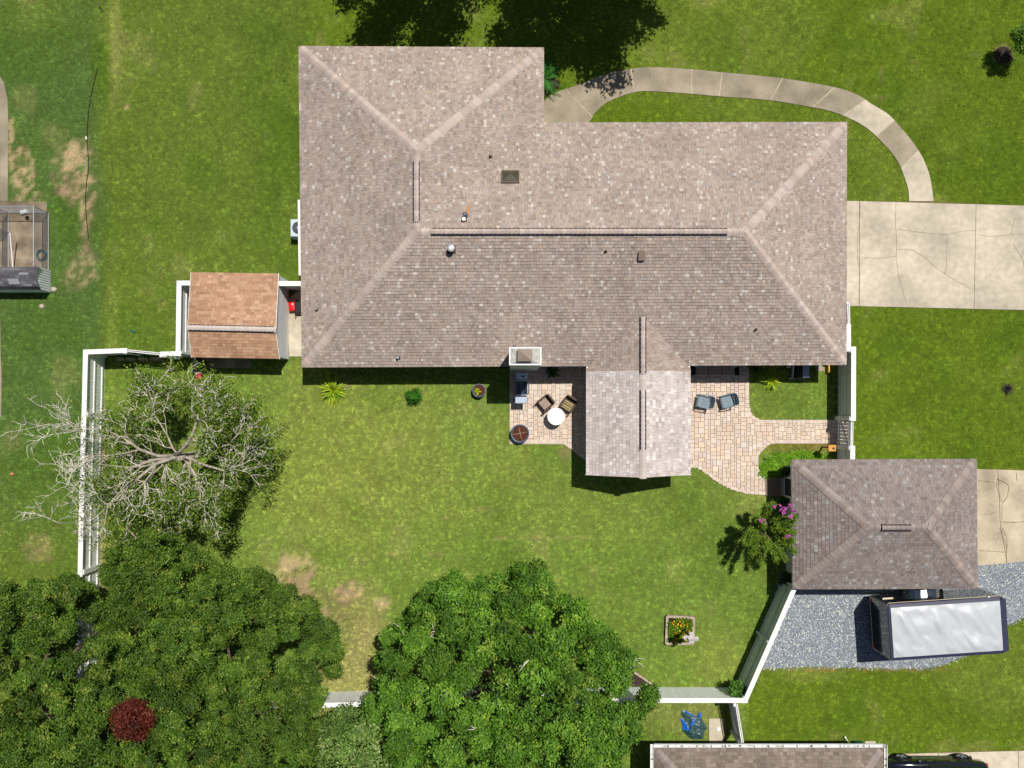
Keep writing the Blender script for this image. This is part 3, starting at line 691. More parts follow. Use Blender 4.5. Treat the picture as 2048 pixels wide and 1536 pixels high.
# roof fittings
def on(f, px, py, guess=3.5):
    z = guess
    for _ in range(6): p = P(px, py, z); z = f(p.x, p.y)
    return Vector((p.x, p.y, z))
def slope_frame(f, p):
    dx = (f(p.x+.1,p.y)-f(p.x-.1,p.y))/.2; dy = (f(p.x,p.y+.1)-f(p.x,p.y-.1))/.2
    n_ = Vector((-dx,-dy,1)).normalized(); u = Vector((1,0,dx)).normalized(); v = n_.cross(u); return Matrix((u,v,n_)).transposed()
p = on(fMn, 1021, 356); Rm = slope_frame(fMn, p); wq, dq = .36, .30
sk = MB(); sk.box(p + Rm @ Vector((0,0,.07)), (.8,.68,.14), M=Rm); sky_o = obj('skylight', sk, MT['metal_brown'], house)
rr = lambda a, b, h: [p + Rm @ Vector(q) for q in ((-a,-b,h),(a,-b,h),(a,b,h),(-a,b,h))]
obj('skylight_dome', MB().loft([rr(.37,.31,.141), rr(.34,.28,.17), rr(.04,.03,.27)]), MT['skylight'], sky_o)
def pipe(f, px, py, r, h, m, cap=None, name='vent_pipe'):
    q = on(f, px, py, 3.6); mb = MB(); mb.lathe((q.x,q.y,q.z-.1), [(r,0),(r,h+.1)], 12)
    if cap: mb.lathe((q.x,q.y,q.z+h), [(cap,0),(cap,.03),(cap*.5,.06)], 16)
    o = obj(name, mb, MT[m], house); obj('flashing', MB().box(q + slope_frame(f,q) @ Vector((0,0,.014)), (r*4,r*4,.012), M=slope_frame(f,q)), MT['roof_deck'], o); return o
q = pipe(fMn, 931, 432, .05, .30, 'chrome', .1); pipe(fMn, 928, 440, .06, .16, 'white_plastic', .09)
obj('rust_stain', MB().box(on(fMn,936,420)+Vector((0,0,.03)), (.1,.5,.006), M=slope_frame(fMn,on(fMn,936,420))), MT['rust'], house)
pipe(fS, 903, 499, .09, .32, 'metal_grey', .16)
pipe(fEw, 981, 313, .04, .18, 'metal_brown', .05); pipe(fS, 1211, 503, .035, .22, 'black_matt'); pipe(fS, 1511, 659, .035, .22, 'black_matt'); pipe(fW, 634, 619, .04, .16, 'metal_galv', .05); pipe(fS, 796, 716, .05, .14, 'metal_galv', .07); pipe(fS, 1029, 691, .03, .12, 'metal_galv', .04)
q = on(fS, 1283, 511); Rm = slope_frame(fS, q); obj('box_vent', MB().box(q + Rm @ Vector((0,0,.08)), (.30,.36,.16), M=Rm), MT['metal_brown'], house)

def hip_building(root, corners, ridge, ze, zr, pal, capset, e=.131, tabw=(.12,.3), wall='siding', inset_=.4, thick=.018):
    """corners NW,NE,SE,SW ; ridge W,E (world points)"""
    nw, ne, se, sw = corners; rw, re = ridge
    fn = zslope(nw, ne, rw, re, ze, zr); fs = zslope(sw, se, rw, re, ze, zr); fe = zslope(ne, se, re, re, ze, zr); fw = zslope(nw, sw, rw, rw, ze, zr)
    shingles('roof_shingles', root, [nw,ne,re,rw], nw, ne, fn, e, pal, tabw, thick); shingles('roof_shingles', root, [sw,se,re,rw], sw, se, fs, e, pal, tabw, thick)
    shingles('roof_shingles', root, [ne,se,re], ne, se, fe, e, pal, tabw, thick); shingles('roof_shingles', root, [nw,sw,rw], nw, sw, fw, e, pal, tabw, thick)
    hm, rm, nm = CAPS[capset]
    for a, b in ((nw,rw),(sw,rw),(ne,re),(se,re)): caps(a, b, hm, root, skip=.16)
    obj('soffit', MB().prism(shrink(corners, .02), ze-.15, ze-.025), MT['white_paint'], root)
    obj('wall', MB().prism(shrink(corners, inset_), 0, ze-.15), MT[wall], root)
    return fn, fs, fe, fw
garage = thing('detached_garage', 'detached garage with greyish brown hip roof between the lawn and the gravel', 'garage', tuple(P(1740,1030)))
gz2 = 4.02
gc = [P(1583,919,ZE), P(1953,917.5,ZE), P(1955.5,1177.5,ZE), P(1585,1178.5,ZE)]; gr = (P(1738,1055,gz2), P(1856,1055,gz2))
gfn = hip_building(garage, gc, gr, ZE, gz2, PAL_GAR, 'garage', .137, (.10,.21), 'siding', .4, .022)
GH, GR_, GN = CAPS['garage']
v0, v1 = P(1763,1055,gz2), P(1821,1055,gz2); ridge_vent(v0, v1, garage, .232); caps(gr[0], v0, GR_, garage); caps(v0, v1, GN, garage, lift=.07); caps(v1, gr[1], GR_, garage)
wx = shrink(gc, .4); wxm = min(q[0] for q in wx)
ya, yb = P(0,993).y, P(0,951).y
dr = obj('door', MB().box((wxm-.03,(ya+yb)/2,1.0), (.06,yb-ya,2.0)), MT['white_paint'], garage)
obj('door_screen', MB().box((wxm-.065,(ya+yb)/2,1.1), (.02,(yb-ya)-.2,1.7)), MT['black_matt'], dr)
obj('wall_lamp', MB().box((wxm-.08,P(0,941).y,1.7), (.14,.14,.26)), MT['black_matt'], garage)
obj('step', MB().prism(PP([(1531,956),(1560,956),(1560,991),(1531,991)]), 0, .09), MT['joint_sand'], garage)

# brown shed
shed = thing('garden_shed', 'white sided garden shed with orange brown shingle roof beside the house', 'shed', tuple(P(495,640)))
sz, sr = 1.95, 2.5
sc = [P(382,544.5,sz), P(557,547,sz), P(558.5,717.5,sz), P(383,714.5,sz)]; srg = (P(375.5,655,sr), P(551,659,sr))
fsn = zslope(sc[0], sc[1], srg[0], srg[1], sz, sr); fss = zslope(sc[3], sc[2], srg[0], srg[1], sz, sr)
shingles('roof_shingles', shed, [sc[0],sc[1],srg[1],srg[0]], sc[0], sc[1], fsn, .133, PAL_SHED, (.14,.34))
shingles('roof_shingles', shed, [sc[3],sc[2],srg[1],srg[0]], sc[3], sc[2], fss, .133, PAL_SHED, (.14,.34))
v0, v1 = srg[0] + Vector((.06,0,0)), srg[1] - Vector((.06,0,0)); ridge_vent(v0, v1, shed, .236); caps(srg[0], srg[1], CAPS['pale'][2], shed, lift=.075)
sw_ = shrink(sc, .10); obj('wall', MB().prism(sw_, 0, sz-.06), MT['siding'], shed)
xe = max(q[0] for q in sw_); yn, ys_ = max(q[1] for q in sw_), min(q[1] for q in sw_)
for k in range(12):
    z_ = .08 + k*.155; obj('siding_board', MB().hexa([(xe,ys_,z_),(xe+.026,ys_,z_),(xe+.026,yn,z_),(xe,yn,z_),(xe,ys_,z_+.155),(xe+.006,ys_,z_+.155),(xe+.006,yn,z_+.155),(xe,yn,z_+.155)]), MT['siding'], shed)
for sx in (0, 1):
    x0 = (xe if sx else min(q[0] for q in sw_)); gg = MB(); yr = srg[sx].y
    gg.loft([[(x0+d_, ys_, sz-.06), (x0+d_, yn, sz-.06), (x0+d_, yr, sr-.05)] for d_ in (-.03, .02)]); obj('gable', gg, MT['siding'], shed)
bb = MB()
for a, b in ((sc[1],srg[1]),(sc[2],srg[1]),(sc[0],srg[0]),(sc[3],srg[0])): bb.beam(a-Vector((0,0,.05)), b-Vector((0,0,.05)), .04, .10)
obj('barge_board', bb, MT['white_paint'], shed)
obj('door_mat', MB().prism(PP([(400,712),(502,712),(502,736),(408,736)]), -.02, .035), MT['concrete_dirty'], None)['kind'] = 'structure'

# neighbour's low shed at the left edge
ns = thing('neighbour_shed', 'low grey shingled shed with white corrugated metal end, by the kennel', 'shed', tuple(P(40,562)))
xa, xb = P(-60,560).x, P(101,560).x; yA, yB = P(0,541.5).y, P(0,585.5).y; ym = (yA*.55+yB*.45)
prof = [(yA,1.0),(yA-.10,1.25),(ym,1.5),(yB+.12,1.22),(yB,.95)]
xr = P(77,560,1.2).x
for k in range(4):
    (y0,z0),(y1,z1) = prof[k], prof[k+1]
    if abs(y1-y0) < .05: continue
    if k < 2: f_ = zslope((xa,y0),(xr,y0),(xa,y1),(xr,y1), z0, z1); A_, B_ = (xa,y0),(xr,y0)
    else: f_ = zslope((xa,y1),(xr,y1),(xa,y0),(xr,y0), z1, z0); A_, B_ = (xa,y1),(xr,y1)
    shingles('roof_shingles', ns, [(xa,y0),(xr,y0),(xr,y1),(xa,y1)], A_, B_, f_, .12, PAL_GREY, (.2,.5), .012)
bw = MB(); bw.loft([[(x, y, z-.03) for y, z in prof] + [(x, yB, 0), (x, yA, 0)] for x in (xa, xb)]); obj('wall', bw, MT['corrugated'], ns)
for k in range(9):
    y_ = yA - .06 - k*(yA-yB-.12)/8; obj('rib', MB().box((xb+.012, y_, .5), (.03,.035,1.0)), MT['corrugated'], ns)
obj('roof_patch', MB().box((P(28,563,1.4).x, P(28,563,1.4).y, 1.405), (.5,.28,.02), M=Matrix.Rotation(.55,3,'X')), MT['metal_grey'], ns)

# neighbour's house at the bottom
nh = thing('neighbour_house', 'house with dull brown shingle roof and white gutters at the bottom edge', 'house', tuple(P(1500,1560)))
ze2 = 2.4
nc = [P(1308,1496,ze2), P(1767,1496,ze2), P(1767,1496,ze2)+Vector((0,-9,0)), P(1308,1496,ze2)+Vector((0,-9,0))]
mid_ = nc[0].y - 4.5; rg2 = (Vector((nc[0].x+4.5, mid_, 4.3)), Vector((nc[1].x-4.5, mid_, 4.3)))
hip_building(nh, nc, rg2, ze2, 4.3, PAL_NEI, 'garage', .15, (.14,.30), 'brick_wall', .75, .014)
gx0, gx1, gy_ = P(1305,0,ze2).x, P(1770,0,ze2).x, P(0,1489.5,ze2).y
def gutter(a, b, nrm, parent):
    a = Vector(a); b = Vector(b); n_ = Vector(nrm); g = MB()
    for off, zz, wd, ht in ((0, 0, .012, .12), (.13, 0, .02, .13)): g.beam(a + n_*off, b + n_*off, wd, ht)
    g.beam(a + n_*.065 + Vector((0,0,-.055)), b + n_*.065 + Vector((0,0,-.055)), .13, .012)
    o = obj('gutter', g, MT['white_paint'], parent); L = (b-a).length; k = int(L/.62)
    for i in range(1, k):
        c = a.lerp(b, i/k); obj('hanger', MB().beam(c + Vector((0,0,.05)), c + n_*.13 + Vector((0,0,.05)), .03, .012), MT['black_matt'], o)
    db = MB()
    for i in range(int(L*6)):
        c = a.lerp(b, random.random()) + n_*random.uniform(.02,.11) + Vector((0,0,-.035)); db.box(c, (random.uniform(.04,.16),.05,.02), random.uniform(-.3,.3))
    obj('gutter_debris', db, MT['chimney_crown'], o, kind='stuff')
zg = ze2 - .03
gutter((nc[0].x, nc[0].y+.03, zg), (nc[1].x, nc[1].y+.03, zg), (0,1,0), nh)
gutter((nc[0].x-.03, nc[0].y+.14, zg), (nc[0].x-.03, nc[3].y, zg), (-1,0,0), nh); gutter((nc[1].x+.03, nc[1].y+.14, zg), (nc[1].x+.03, nc[2].y, zg), (1,0,0), nh)
d0 = P(1690,1474,.1); obj('downspout', MB().tube([P(1700,1489,2.2), P(1699,1487,1.2), P(1697,1484,.3), d0], .05, 8), MT['white_paint'], nh)
tag(obj('garden_bin', MB().bbox((P(1713,1484).x, P(1713,1484).y-.1, .25), (.42,.36,.5), .04), MT['green_plastic']), 'dark green bin against the neighbour house wall under the gutter', 'bin')

# ------------------------------------------------------------------ fences
BH = 1.76
BM = {m: mesh_from('board', MB().box((0,0,BH/2), (.149,.022,BH))) for m in ('white_board','shade_grey_board')}
for m in BM: BM[m].materials.append(MT[m])
FC = [0]
def fence(label, pts, side, m='white_board', capw=.22, rails=(.28,1.0,1.62), group='white board fence round the back garden', railmat='white_paint', cap=True):
    """pts: photo pixels of the cap (z=1.83); side = +1/-1: which side of the run carries rails and posts"""
    W_ = [P(x, y, 1.83) for x, y in pts]; root = thing('board_fence', label, 'fence', (W_[0].x, W_[0].y, 0), 0, group)
    for si, (a, b) in enumerate(zip(W_[:-1], W_[1:])):
        FC[0] += 1; dz = .004*(FC[0] % 3)
        a = Vector((a.x,a.y,0)); b = Vector((b.x,b.y,0)); d = (b-a); L = d.length; u = d.normalized(); n_ = Vector((-u.y,u.x,0))*side; ang = math.atan2(u.y,u.x)
        k = max(1, int(L/.152))
        for i in range(k): inst('board', BM[m], Matrix.Translation(a + u*((i+.5)*L/k)) @ Matrix.Rotation(ang, 4, 'Z'), root)
        Z = lambda z: Vector((0,0,z))
        if cap: obj('cap', MB().box(a.lerp(b,.5) + Z(1.81+dz), (L + capw*.96, capw, .04), ang), MT['white_paint'], root)
        for z in rails: obj('rail', MB().beam(a + n_*.032 + Z(z), b + n_*.032 + Z(z), .04, .09), MT[railmat], root)
        for i in range(int(L/2.4)+1):
            q = a + u*min(L-.06, max(.06, i*L/max(1,int(L/2.4)))); obj('post', MB().box(q + n_*.10 + Z(.88), (.1,.1,1.76), ang), MT[railmat], root)
    return root
fence('long white fence on the west side, between the neighbour lawn and the pale bare tree', [(171,704),(168,830),(163,1000),(160,1145),(156,1420)], 1, rails=(.28,1.0,1.62))
fence('short white fence at the back garden\'s northwest corner', [(171,704),(250,701)], -1)
fence('short white capped fence joining the shed enclosure to the gate', [(325,708),(357,707)], -1)
fence('white fence along the west side of the garden shed', [(356,707),(358,566)], -1)
fence('white fence piece between the shed\'s west fence and its roof', [(358,566),(440,566)], -1)
fence('white fence piece between the garden shed and the house', [(530,567),(612,567)], -1)
fence('low white fence beside the house\'s east wall, next to the driveway', [(1697,653),(1697,698)], -1, 'shade_grey_board')
fence('white capped fence on the east side, beside the small patio lawn', [(1699,698),(1707.5,698),(1707,837)], -1, 'shade_grey_board')
fence('white fence piece between the garden gate and the garage', [(1705.5,896),(1705,950)], -1, 'shade_grey_board')
fence('slanting white fence from the garage corner beside the gravel', [(1591,1172),(1491,1400)], -1, 'shade_grey_board', rails=(.28,1.0), railmat='shade_grey_board')
fence('white fence along the south side, behind the big bright green tree', [(150,1416),(630,1411),(780,1407),(1275,1401),(1491,1401)], -1, 'white_board', rails=())
def gate(label, A, B, z=1.72, gap=.022, side=-1, group=None, m='shade_grey_board', posts=True):
    a = P(*A, z); b = P(*B, z); a.z = b.z = 0; d = b-a; L = d.length; u = d.normalized(); n_ = Vector((-u.y,u.x,0))*side; ang = math.atan2(u.y,u.x); Z = lambda q: Vector((0,0,q))
    g = thing('garden_gate', label, 'gate', tuple(a)); k = int(L/.155)
    for i in range(k): inst('board', BM[m], Matrix.Translation(a + u*((i+.5)*L/k) + Z(.04)) @ Matrix.Rotation(ang,4,'Z') @ Matrix.Scale((L/k-gap)/.149, 4, (1,0,0)) @ Matrix.Scale(z/1.83, 4, (0,0,1)), g)
    for zz in (.3, z-.25): obj('rail', MB().beam(a+n_*.035+Z(zz), b+n_*.035+Z(zz), .045, .1), MT['shade_grey_board'], g)
    obj('brace', MB().beam(a+n_*.04+Z(.34), b+n_*.04+Z(z-.3), .04, .09), MT['shade_grey_board'], g)
    obj('top_rail', MB().beam(a+n_*.05+Z(z), b+n_*.05+Z(z), .035, .05), MT['white_paint'], g); obj('top_rail', MB().beam(a-n_*.03+Z(z), b-n_*.03+Z(z), .035, .05), MT['white_paint'], g)
    obj('latch', MB().box(a+u*.12+n_*.08+Z(1.1), (.16,.05,.05), ang), MT['black_matt'], g)
    if posts:
        for q in (a, b): obj('gate_post', MB().box(q + n_*.1 + Z(.9), (.14,.14,1.8), ang), MT['shade_grey_board'], g)
    return g
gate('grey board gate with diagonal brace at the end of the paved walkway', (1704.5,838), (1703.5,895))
gate('narrow white gate beside the house near the driveway end', (1697,606), (1698,651))
gate('white gate between two fence pieces at the back garden\'s north side', (252,700.5), (324,707.5))
gate('grey gate near the crumpled tarp, between the south fence and the neighbour house', (1473,1408), (1486,1488), 1.7)

# ------------------------------------------------------------------ foliage
def leaf_arrays(c, nrm, ln, asp):
    n = len(c); t = rng.normal(size=(n,3)); t -= (t*nrm).sum(1)[:,None]*nrm; t /= np.linalg.norm(t,axis=1)[:,None] + 1e-9
    b = np.cross(nrm, t); l = (ln*rng.uniform(.7,1.3,n))[:,None]; w_ = l*asp
    up = nrm*l*.25
    v = np.stack([c-t*l, c+b*w_-up, c+t*l, c-b*w_-up], 1).reshape(-1,3)
    return v, np.arange(n*4).reshape(n,4)
def pick_cols(n, pal, pr, var=.14):
    p = np.array([srgb(*q) for q in pal]); c = p[rng.choice(len(p), n, p=np.array(pr)/sum(pr))]
    return c*rng.uniform(1-var,1+var,(n,1))
def unit(a): return a/(np.linalg.norm(a,axis=1)[:,None]+1e-9)
def lump_leaves(lumps, clumps, per, sig, ln, asp, pal, pr, upb=.5, lowcut=-.35):
    """lumps: (n,4) x,y,z,r. Leaves in small clumps over the outside of each lump"""
    L = np.repeat(lumps, clumps, 0); d = rng.normal(size=(len(L),3)); d[:,2] = np.abs(d[:,2])*1.0 + d[:,2]*.0
    flip = rng.random(len(L)) < .12; d[flip,2] *= -.5
    d = unit(d); c = L[:,:3] + d*L[:,3:4]*rng.uniform(.55,1.05,(len(L),1))*np.array([1,1,.75])
    lb = np.repeat(rng.uniform(.72,1.3,len(lumps)), clumps)[:,None]; ct = np.repeat(pick_cols(len(c), pal, pr, .15)*lb, per, 0)
    C_ = np.repeat(c, per, 0); D = np.repeat(d, per, 0); off = rng.normal(size=C_.shape)*sig
    pts = C_ + off; nr = unit(D*.6 + np.array([0,0,upb]) + rng.normal(size=C_.shape)*.55)
    col = ct*rng.uniform(.82,1.18,(len(pts),1)); v, f = leaf_arrays(pts, nr, ln, asp); return v, f, col
def trunk_mb(base, top, r, limbs, seed=0):
    mb = MB(); R = random.Random(seed); base = Vector(base); top = Vector(top); pts = [base.lerp(top, k/5) + Vector((R.uniform(-.08,.08),R.uniform(-.08,.08),0))*(k > 0) for k in range(6)]
    mb.tube(pts, [r*(1.25 if k == 0 else 1-.08*k) for k in range(6)], 9)
    for q in limbs:
        q = Vector(q); s_ = base.lerp(top, R.uniform(.6,1.0)); m_ = s_.lerp(q,.5) + Vector((R.uniform(-.2,.2),R.uniform(-.2,.2),R.uniform(0,.3)))
        mb.tube([s_, s_.lerp(m_,.5)+Vector((0,0,.1)), m_, m_.lerp(q,.6)+Vector((0,0,.05)), q], [r*.5, r*.4, r*.3, r*.2, r*.07], 6)
    return mb
def dense_tree(name, label, poly, ze, zt, nl, R0, base, tr, clumps, per, sig, ln, asp, pal, pr, D=None, group=None, mat_='leaf', bark='bark', seed=1, twigs=0, zj=.5, gap=1.5):
    """poly: outline in photo pixels of the crown; real dome with lumps, ze at the rim to zt in the middle"""
    r = np.random.default_rng(seed); px = np.array([q[0] for q in poly]); py = np.array([q[1] for q in poly])
    b = P(*base); root = thing(name, label, 'tree', (b.x,b.y,0), 0, group); lum = []
    cand = np.stack([r.uniform(px.min(),px.max(),nl*60), r.uniform(py.min(),py.max(),nl*60)],1)
    ok = inpoly(cand[:,0],cand[:,1],poly); cand = cand[ok]; d = seg_dist(cand[:,0],cand[:,1],poly)
    ppm = F/(H-(ze+zt)/2); ok = d > R0*ppm*.55; cand = cand[ok]; d = d[ok]; dm = D or d.max()
    sel = []; mind = R0*ppm*gap
    for k in range(len(cand)):
        if all((cand[k,0]-cand[q,0])**2 + (cand[k,1]-cand[q,1])**2 > mind**2 for q in sel): sel.append(k)
        if len(sel) >= nl: break
    for k in sel:
        t = min(1, d[k]/dm); z = ze + (zt-ze)*math.sqrt(1-(1-t)**2) + r.normal(0,zj); q = P(cand[k,0],cand[k,1],z); rr = R0*r.uniform(.7,1.25); lum.append((q.x,q.y,z,rr))
    per_ = np.roll(np.array(poly, float), -1, 0) - np.array(poly, float); ln_ = np.hypot(per_[:,0], per_[:,1])
    for k in range(int(ln_.sum()/(R0*ppm*.55))):      # ragged sprays along the rim
        j = r.choice(len(poly), p=ln_/ln_.sum()); q2 = np.array(poly[j]) + per_[j]*r.random(); c0 = np.array([px.mean(), py.mean()]); q2 = q2 + (c0-q2)/np.linalg.norm(c0-q2)*r.uniform(-.15,.55)*R0*ppm
        z = ze + r.uniform(-.5,.5); q = P(q2[0],q2[1],z); lum.append((q.x,q.y,z,R0*r.uniform(.25,.5)))
    for k in range(int(len(sel)*.9)):        # a lower, shaded layer seen through the gaps
        j = r.integers(len(cand)); t = min(1, d[j]/dm); z = ze + (zt-ze)*math.sqrt(1-(1-t)**2) - r.uniform(1.3,2.3)
        if z > ze-2.0 and z > 1.2: q = P(cand[j,0],cand[j,1],z); lum.append((q.x,q.y,z,R0*r.uniform(.8,1.2)))
    lum = np.array(lum)
    v, f, c = lump_leaves(lum, clumps, per, sig, ln, asp, pal, pr)
    top = Vector((b.x*.97, b.y*.97, ze+.2)); pick = r.choice(len(lum), min(len(lum), 14), replace=False)
    tk = trunk_mb((b.x,b.y,-.05), top, tr, [lum[k][:3] for k in pick], seed)
    obj('trunk', tk, MT[bark], root, smooth=True)
    np_obj('crown', v, f, MT[mat_], root, tint=c)
    if twigs:
        R = random.Random(seed); tw = MB()
        for k in r.choice(len(lum), twigs, replace=False):
            q = Vector(lum[k][:3]) + Vector((R.uniform(-.3,.3),R.uniform(-.3,.3),lum[k][3]*.75))
            for _ in range(R.randint(2,4)):
                e = q + Vector((R.uniform(-.45,.45),R.uniform(-.45,.45),R.uniform(0,.25))); tw.tube([q, q.lerp(e,.5)+Vector((R.uniform(-.05,.05),R.uniform(-.05,.05),.03)), e], [.02,.015,.006], 4)
        obj('dead_twigs', tw, MT['bark_pale'], root, kind='stuff')
    return root
G_MID = ([(90,130,38),(77,115,34),(106,144,46),(64,100,30),(126,156,54)], [.32,.28,.2,.14,.06])
G_DRK = ([(84,114,36),(68,98,30),(100,126,42),(56,84,25),(122,138,56)], [.3,.28,.2,.14,.08])
G_BOT = ([(106,138,62),(90,122,52),(128,154,82),(76,106,44),(152,168,106)], [.3,.28,.2,.14,.08])
midp = [(839,1231),(845,1204),(872,1174),(902,1156),(920,1153),(947,1171),(969,1165),(993,1156),(1032,1151),(1072,1141),(1087,1150),(1093,1180),(1105,1213),(1123,1209),(1165,1216),(1195,1250),(1244,1295),(1256,1313),(1262,1343),(1268,1374),(1307,1383),(1301,1401),(1274,1416),(1262,1465),(1238,1495),(1225,1560),(1100,1640),(900,1640),(780,1560),(760,1440),(742,1424),(742,1400),(766,1374),(760,1343),(775,1328),(772,1295),(769,1274),(783,1253),(808,1237)]
dense_tree('broadleaf_tree', 'big bright green tree with a lumpy crown over the south fence', midp, 4.2, 8.0, 84, .70, (1015,1318), .24, 38, 46, .11, .06, .62, *G_MID, D=150, seed=3, twigs=16, zj=.6, gap=1.46)
pA = [(-60,1186),(60,1177),(115,1159),(157,1165),(190,1192),(215,1240),(240,1330),(230,1440),(240,1560),(200,1640),(-60,1640)]
pB = [(212,1190),(210,1150),(224,1116),(248,1089),(300,1071),(372,1089),(418,1125),(440,1140),(515,1150),(575,1185),(605,1195),(633,1225),(636,1241),(660,1259),(681,1301),(675,1337),(642,1343),(560,1400),(400,1420),(280,1390),(225,1300)]
pC = [(225,1370),(400,1380),(600,1350),(654,1383),(633,1398),(624,1416),(633,1450),(630,1495),(645,1560),(600,1640),(235,1640)]
GT = 'dark evergreen trees at the lower left'
dense_tree('evergreen_tree', 'dark evergreen tree in the photo\'s lower left corner, standing outside the west fence', pA, 4.6, 7.0, 78, .56, (160,1330), .26, 34, 40, .10, .052, .55, *G_DRK, D=90, group=GT, seed=11)
dense_tree('evergreen_tree', 'dark evergreen tree just below the pale bare tree, beside the bare soil patch', pB, 3.4, 6.6, 84, .54, (490,1210), .24, 34, 40, .10, .052, .55, *G_DRK, D=100, group=GT, seed=12)
dense_tree('evergreen_tree', 'dark evergreen tree at the bottom edge behind the red-leaved tree', pC, 4.4, 6.8, 80, .54, (480,1400), .25, 34, 40, .10, .052, .55, *G_DRK, D=90, group=GT, seed=13)
pD = [(630,1580),(638,1500),(655,1459),(690,1424),(742,1422),(780,1440),(815,1500),(815,1600),(640,1640)]
dense_tree('broadleaf_tree', 'small silvery green tree at the bottom edge left of the big bright tree', pD, 3.6, 5.2, 34, .42, (745,1455), .12, 22, 34, .18, .075, .42, *G_BOT, D=60, seed=14, twigs=4)
pR = [(238,1425),(255,1412),(280,1408),(300,1425),(298,1455),(285,1470),(255,1472),(240,1460)]
dense_tree('red_leaved_tree', 'small tree with dark red leaves showing through a gap in the evergreens', pR, 6.6, 7.0, 8, .24, (380,1335), .08, 16, 22, .12, .05, .5, [(96,44,32),(80,34,26),(118,58,42)], [.5,.3,.2], D=20, seed=15)
# two street trees north of the frame, seen only by their shadows, and a sapling at the right edge
def ball_tree(name, label, gpx, gpy, zc, rx, ry, rz, nl, R0, tr, clumps, per, sig, ln, pal, seed, group=None):
    r = np.random.default_rng(seed); b = P(gpx,gpy); root = thing(name, label, 'tree', (b.x,b.y,0), 0, group)
    d = r.normal(size=(nl,3)); d /= np.linalg.norm(d,axis=1)[:,None]; k = r.uniform(.35,1,nl)[:,None]**.6
    c = np.array([b.x,b.y,zc]) + d*k*np.array([rx,ry,rz]); lum = np.hstack([c, (R0*r.uniform(.7,1.25,nl))[:,None]])
    v, f, cc_ = lump_leaves(lum, clumps, per, sig, ln, .6, *pal)
    obj('trunk', trunk_mb((b.x,b.y,-.05), (b.x,b.y,zc-rz*.3), tr, [q[:3] for q in lum[:9]], seed), MT['bark'], root, smooth=True)
    np_obj('crown', v, f, MT['leaf'], root, tint=cc_); return root
ball_tree('street_tree', 'tree just beyond the top edge whose shadow falls left above the roof', 884, -88, 6.0, 3.2, 2.9, 2.0, 40, .75, .2, 20, 24, .2, .1, G_MID, 21)
ball_tree('street_tree', 'tree beyond the top edge shading the lawn right of the roof', 1212, -58, 6.6, 4.2, 3.6, 2.2, 62, .75, .22, 20, 24, .2, .1, G_MID, 22)
ball_tree('sapling', 'small sapling in a mulch ring cut by the right edge', 2011, 105, 1.65, .62, .6, .42, 20, .22, .03, 14, 12, .07, .05, G_MID, 23)
structure(obj('mulch_ring', MB().lathe((P(2006,110).x,P(2006,110).y,-.02), [(.42,0),(.42,.03),(.1,.05)], 20), MT['mulch']))

# half-dead pale tree
def bare_tree():
    R = random.Random(5); b = P(440,900); root = thing('bare_tree', 'half-dead tree with pale lichened branches and sparse leaves by the west fence', 'tree', (b.x,b.y,0))
    thick = MB(); fine = MB(); spots = []
    def grow(p, d, L, r, dep, flat):
        n = 4; pts = [p]; rad = [r]; q = p.copy(); dd = d.copy()
        for k in range(n):
            dd = (dd + Vector((R.gauss(0,.22),R.gauss(0,.22),R.gauss(0,.14) - (.05 if dep > 1 else .02)))).normalized(); q = q + dd*L/n; pts.append(q.copy()); rad.append(r*(1-.55*(k+1)/n))
        (thick if dep < 2 else fine).tube(pts, rad, 7 if dep < 2 else 4)
        if dep >= 2:
            for k in (2,3,4): spots.append((pts[k].copy(), dep))
        if dep == 4: return
        m = (5,4,4,3)[dep]
        for i in range(m):
            k = R.randint(1,n) if i else n; s_ = pts[k]
            ax = R.uniform(.35,1.0)*R.choice((-1,1)); nd = dd.copy(); nd.rotate(Matrix.Rotation(ax,3,'Z')); nd = (nd + Vector((0,0,R.uniform(-.25,.3)))).normalized()
            grow(s_, nd, L*R.uniform(.42,.7), max(.011, rad[k]*R.uniform(.45,.7)), dep+1, flat)
    t0 = Vector((b.x,b.y,-.05)); t1 = Vector((b.x-.35,b.y-.15,4.3)); thick.tube([t0, t0.lerp(t1,.4)+Vector((.1,0,0)), t1], [.28,.2,.15], 10)
    for az, el, L, dz in ((186,10,3.6,0),(172,16,3.2,-.2),(158,24,2.6,-.3),(104,22,2.3,-.2),(62,22,2.2,.0),(24,14,2.3,-.5),(-18,10,2.3,-.2),(-62,14,2.3,-.4),(-112,12,2.4,-.6),(206,6,3.3,-.8)):
        a = math.radians(az); e = math.radians(el); grow(t0.lerp(t1, 1+dz*.35) + Vector((R.uniform(-.1,.1),R.uniform(-.1,.1),0)), Vector((math.cos(a)*math.cos(e),math.sin(a)*math.cos(e),math.sin(e))), L, R.uniform(.05,.10), 0, 0)
    obj('trunk', thick, MT['bark_grey'], root, smooth=True); obj('twigs', fine, MT['bark_pale'], root, kind='stuff')
    pts = []; 
    for q, dep in spots:
        dx = (q.x-b.x); pr_ = .55 if dx > -3.4 else .06
        if R.random() < pr_: pts += [q]*R.randint(5,14)
    c = np.array([tuple(q) for q in pts]) + rng.normal(size=(len(pts),3))*np.array([.13,.13,.12]); c[:,2] -= rng.uniform(0,1.2,len(c))*(rng.random(len(c)) < .7)
    nr = unit(np.array([0,0,.6]) + rng.normal(size=c.shape)*.6); v, f = leaf_arrays(c, nr, .05, .6)
    np_obj('crown', v, f, MT['leaf'], root, tint=pick_cols(len(c), [(96,124,40),(78,106,36),(124,146,52),(150,160,56)], [.4,.3,.2,.1]))
bare_tree()

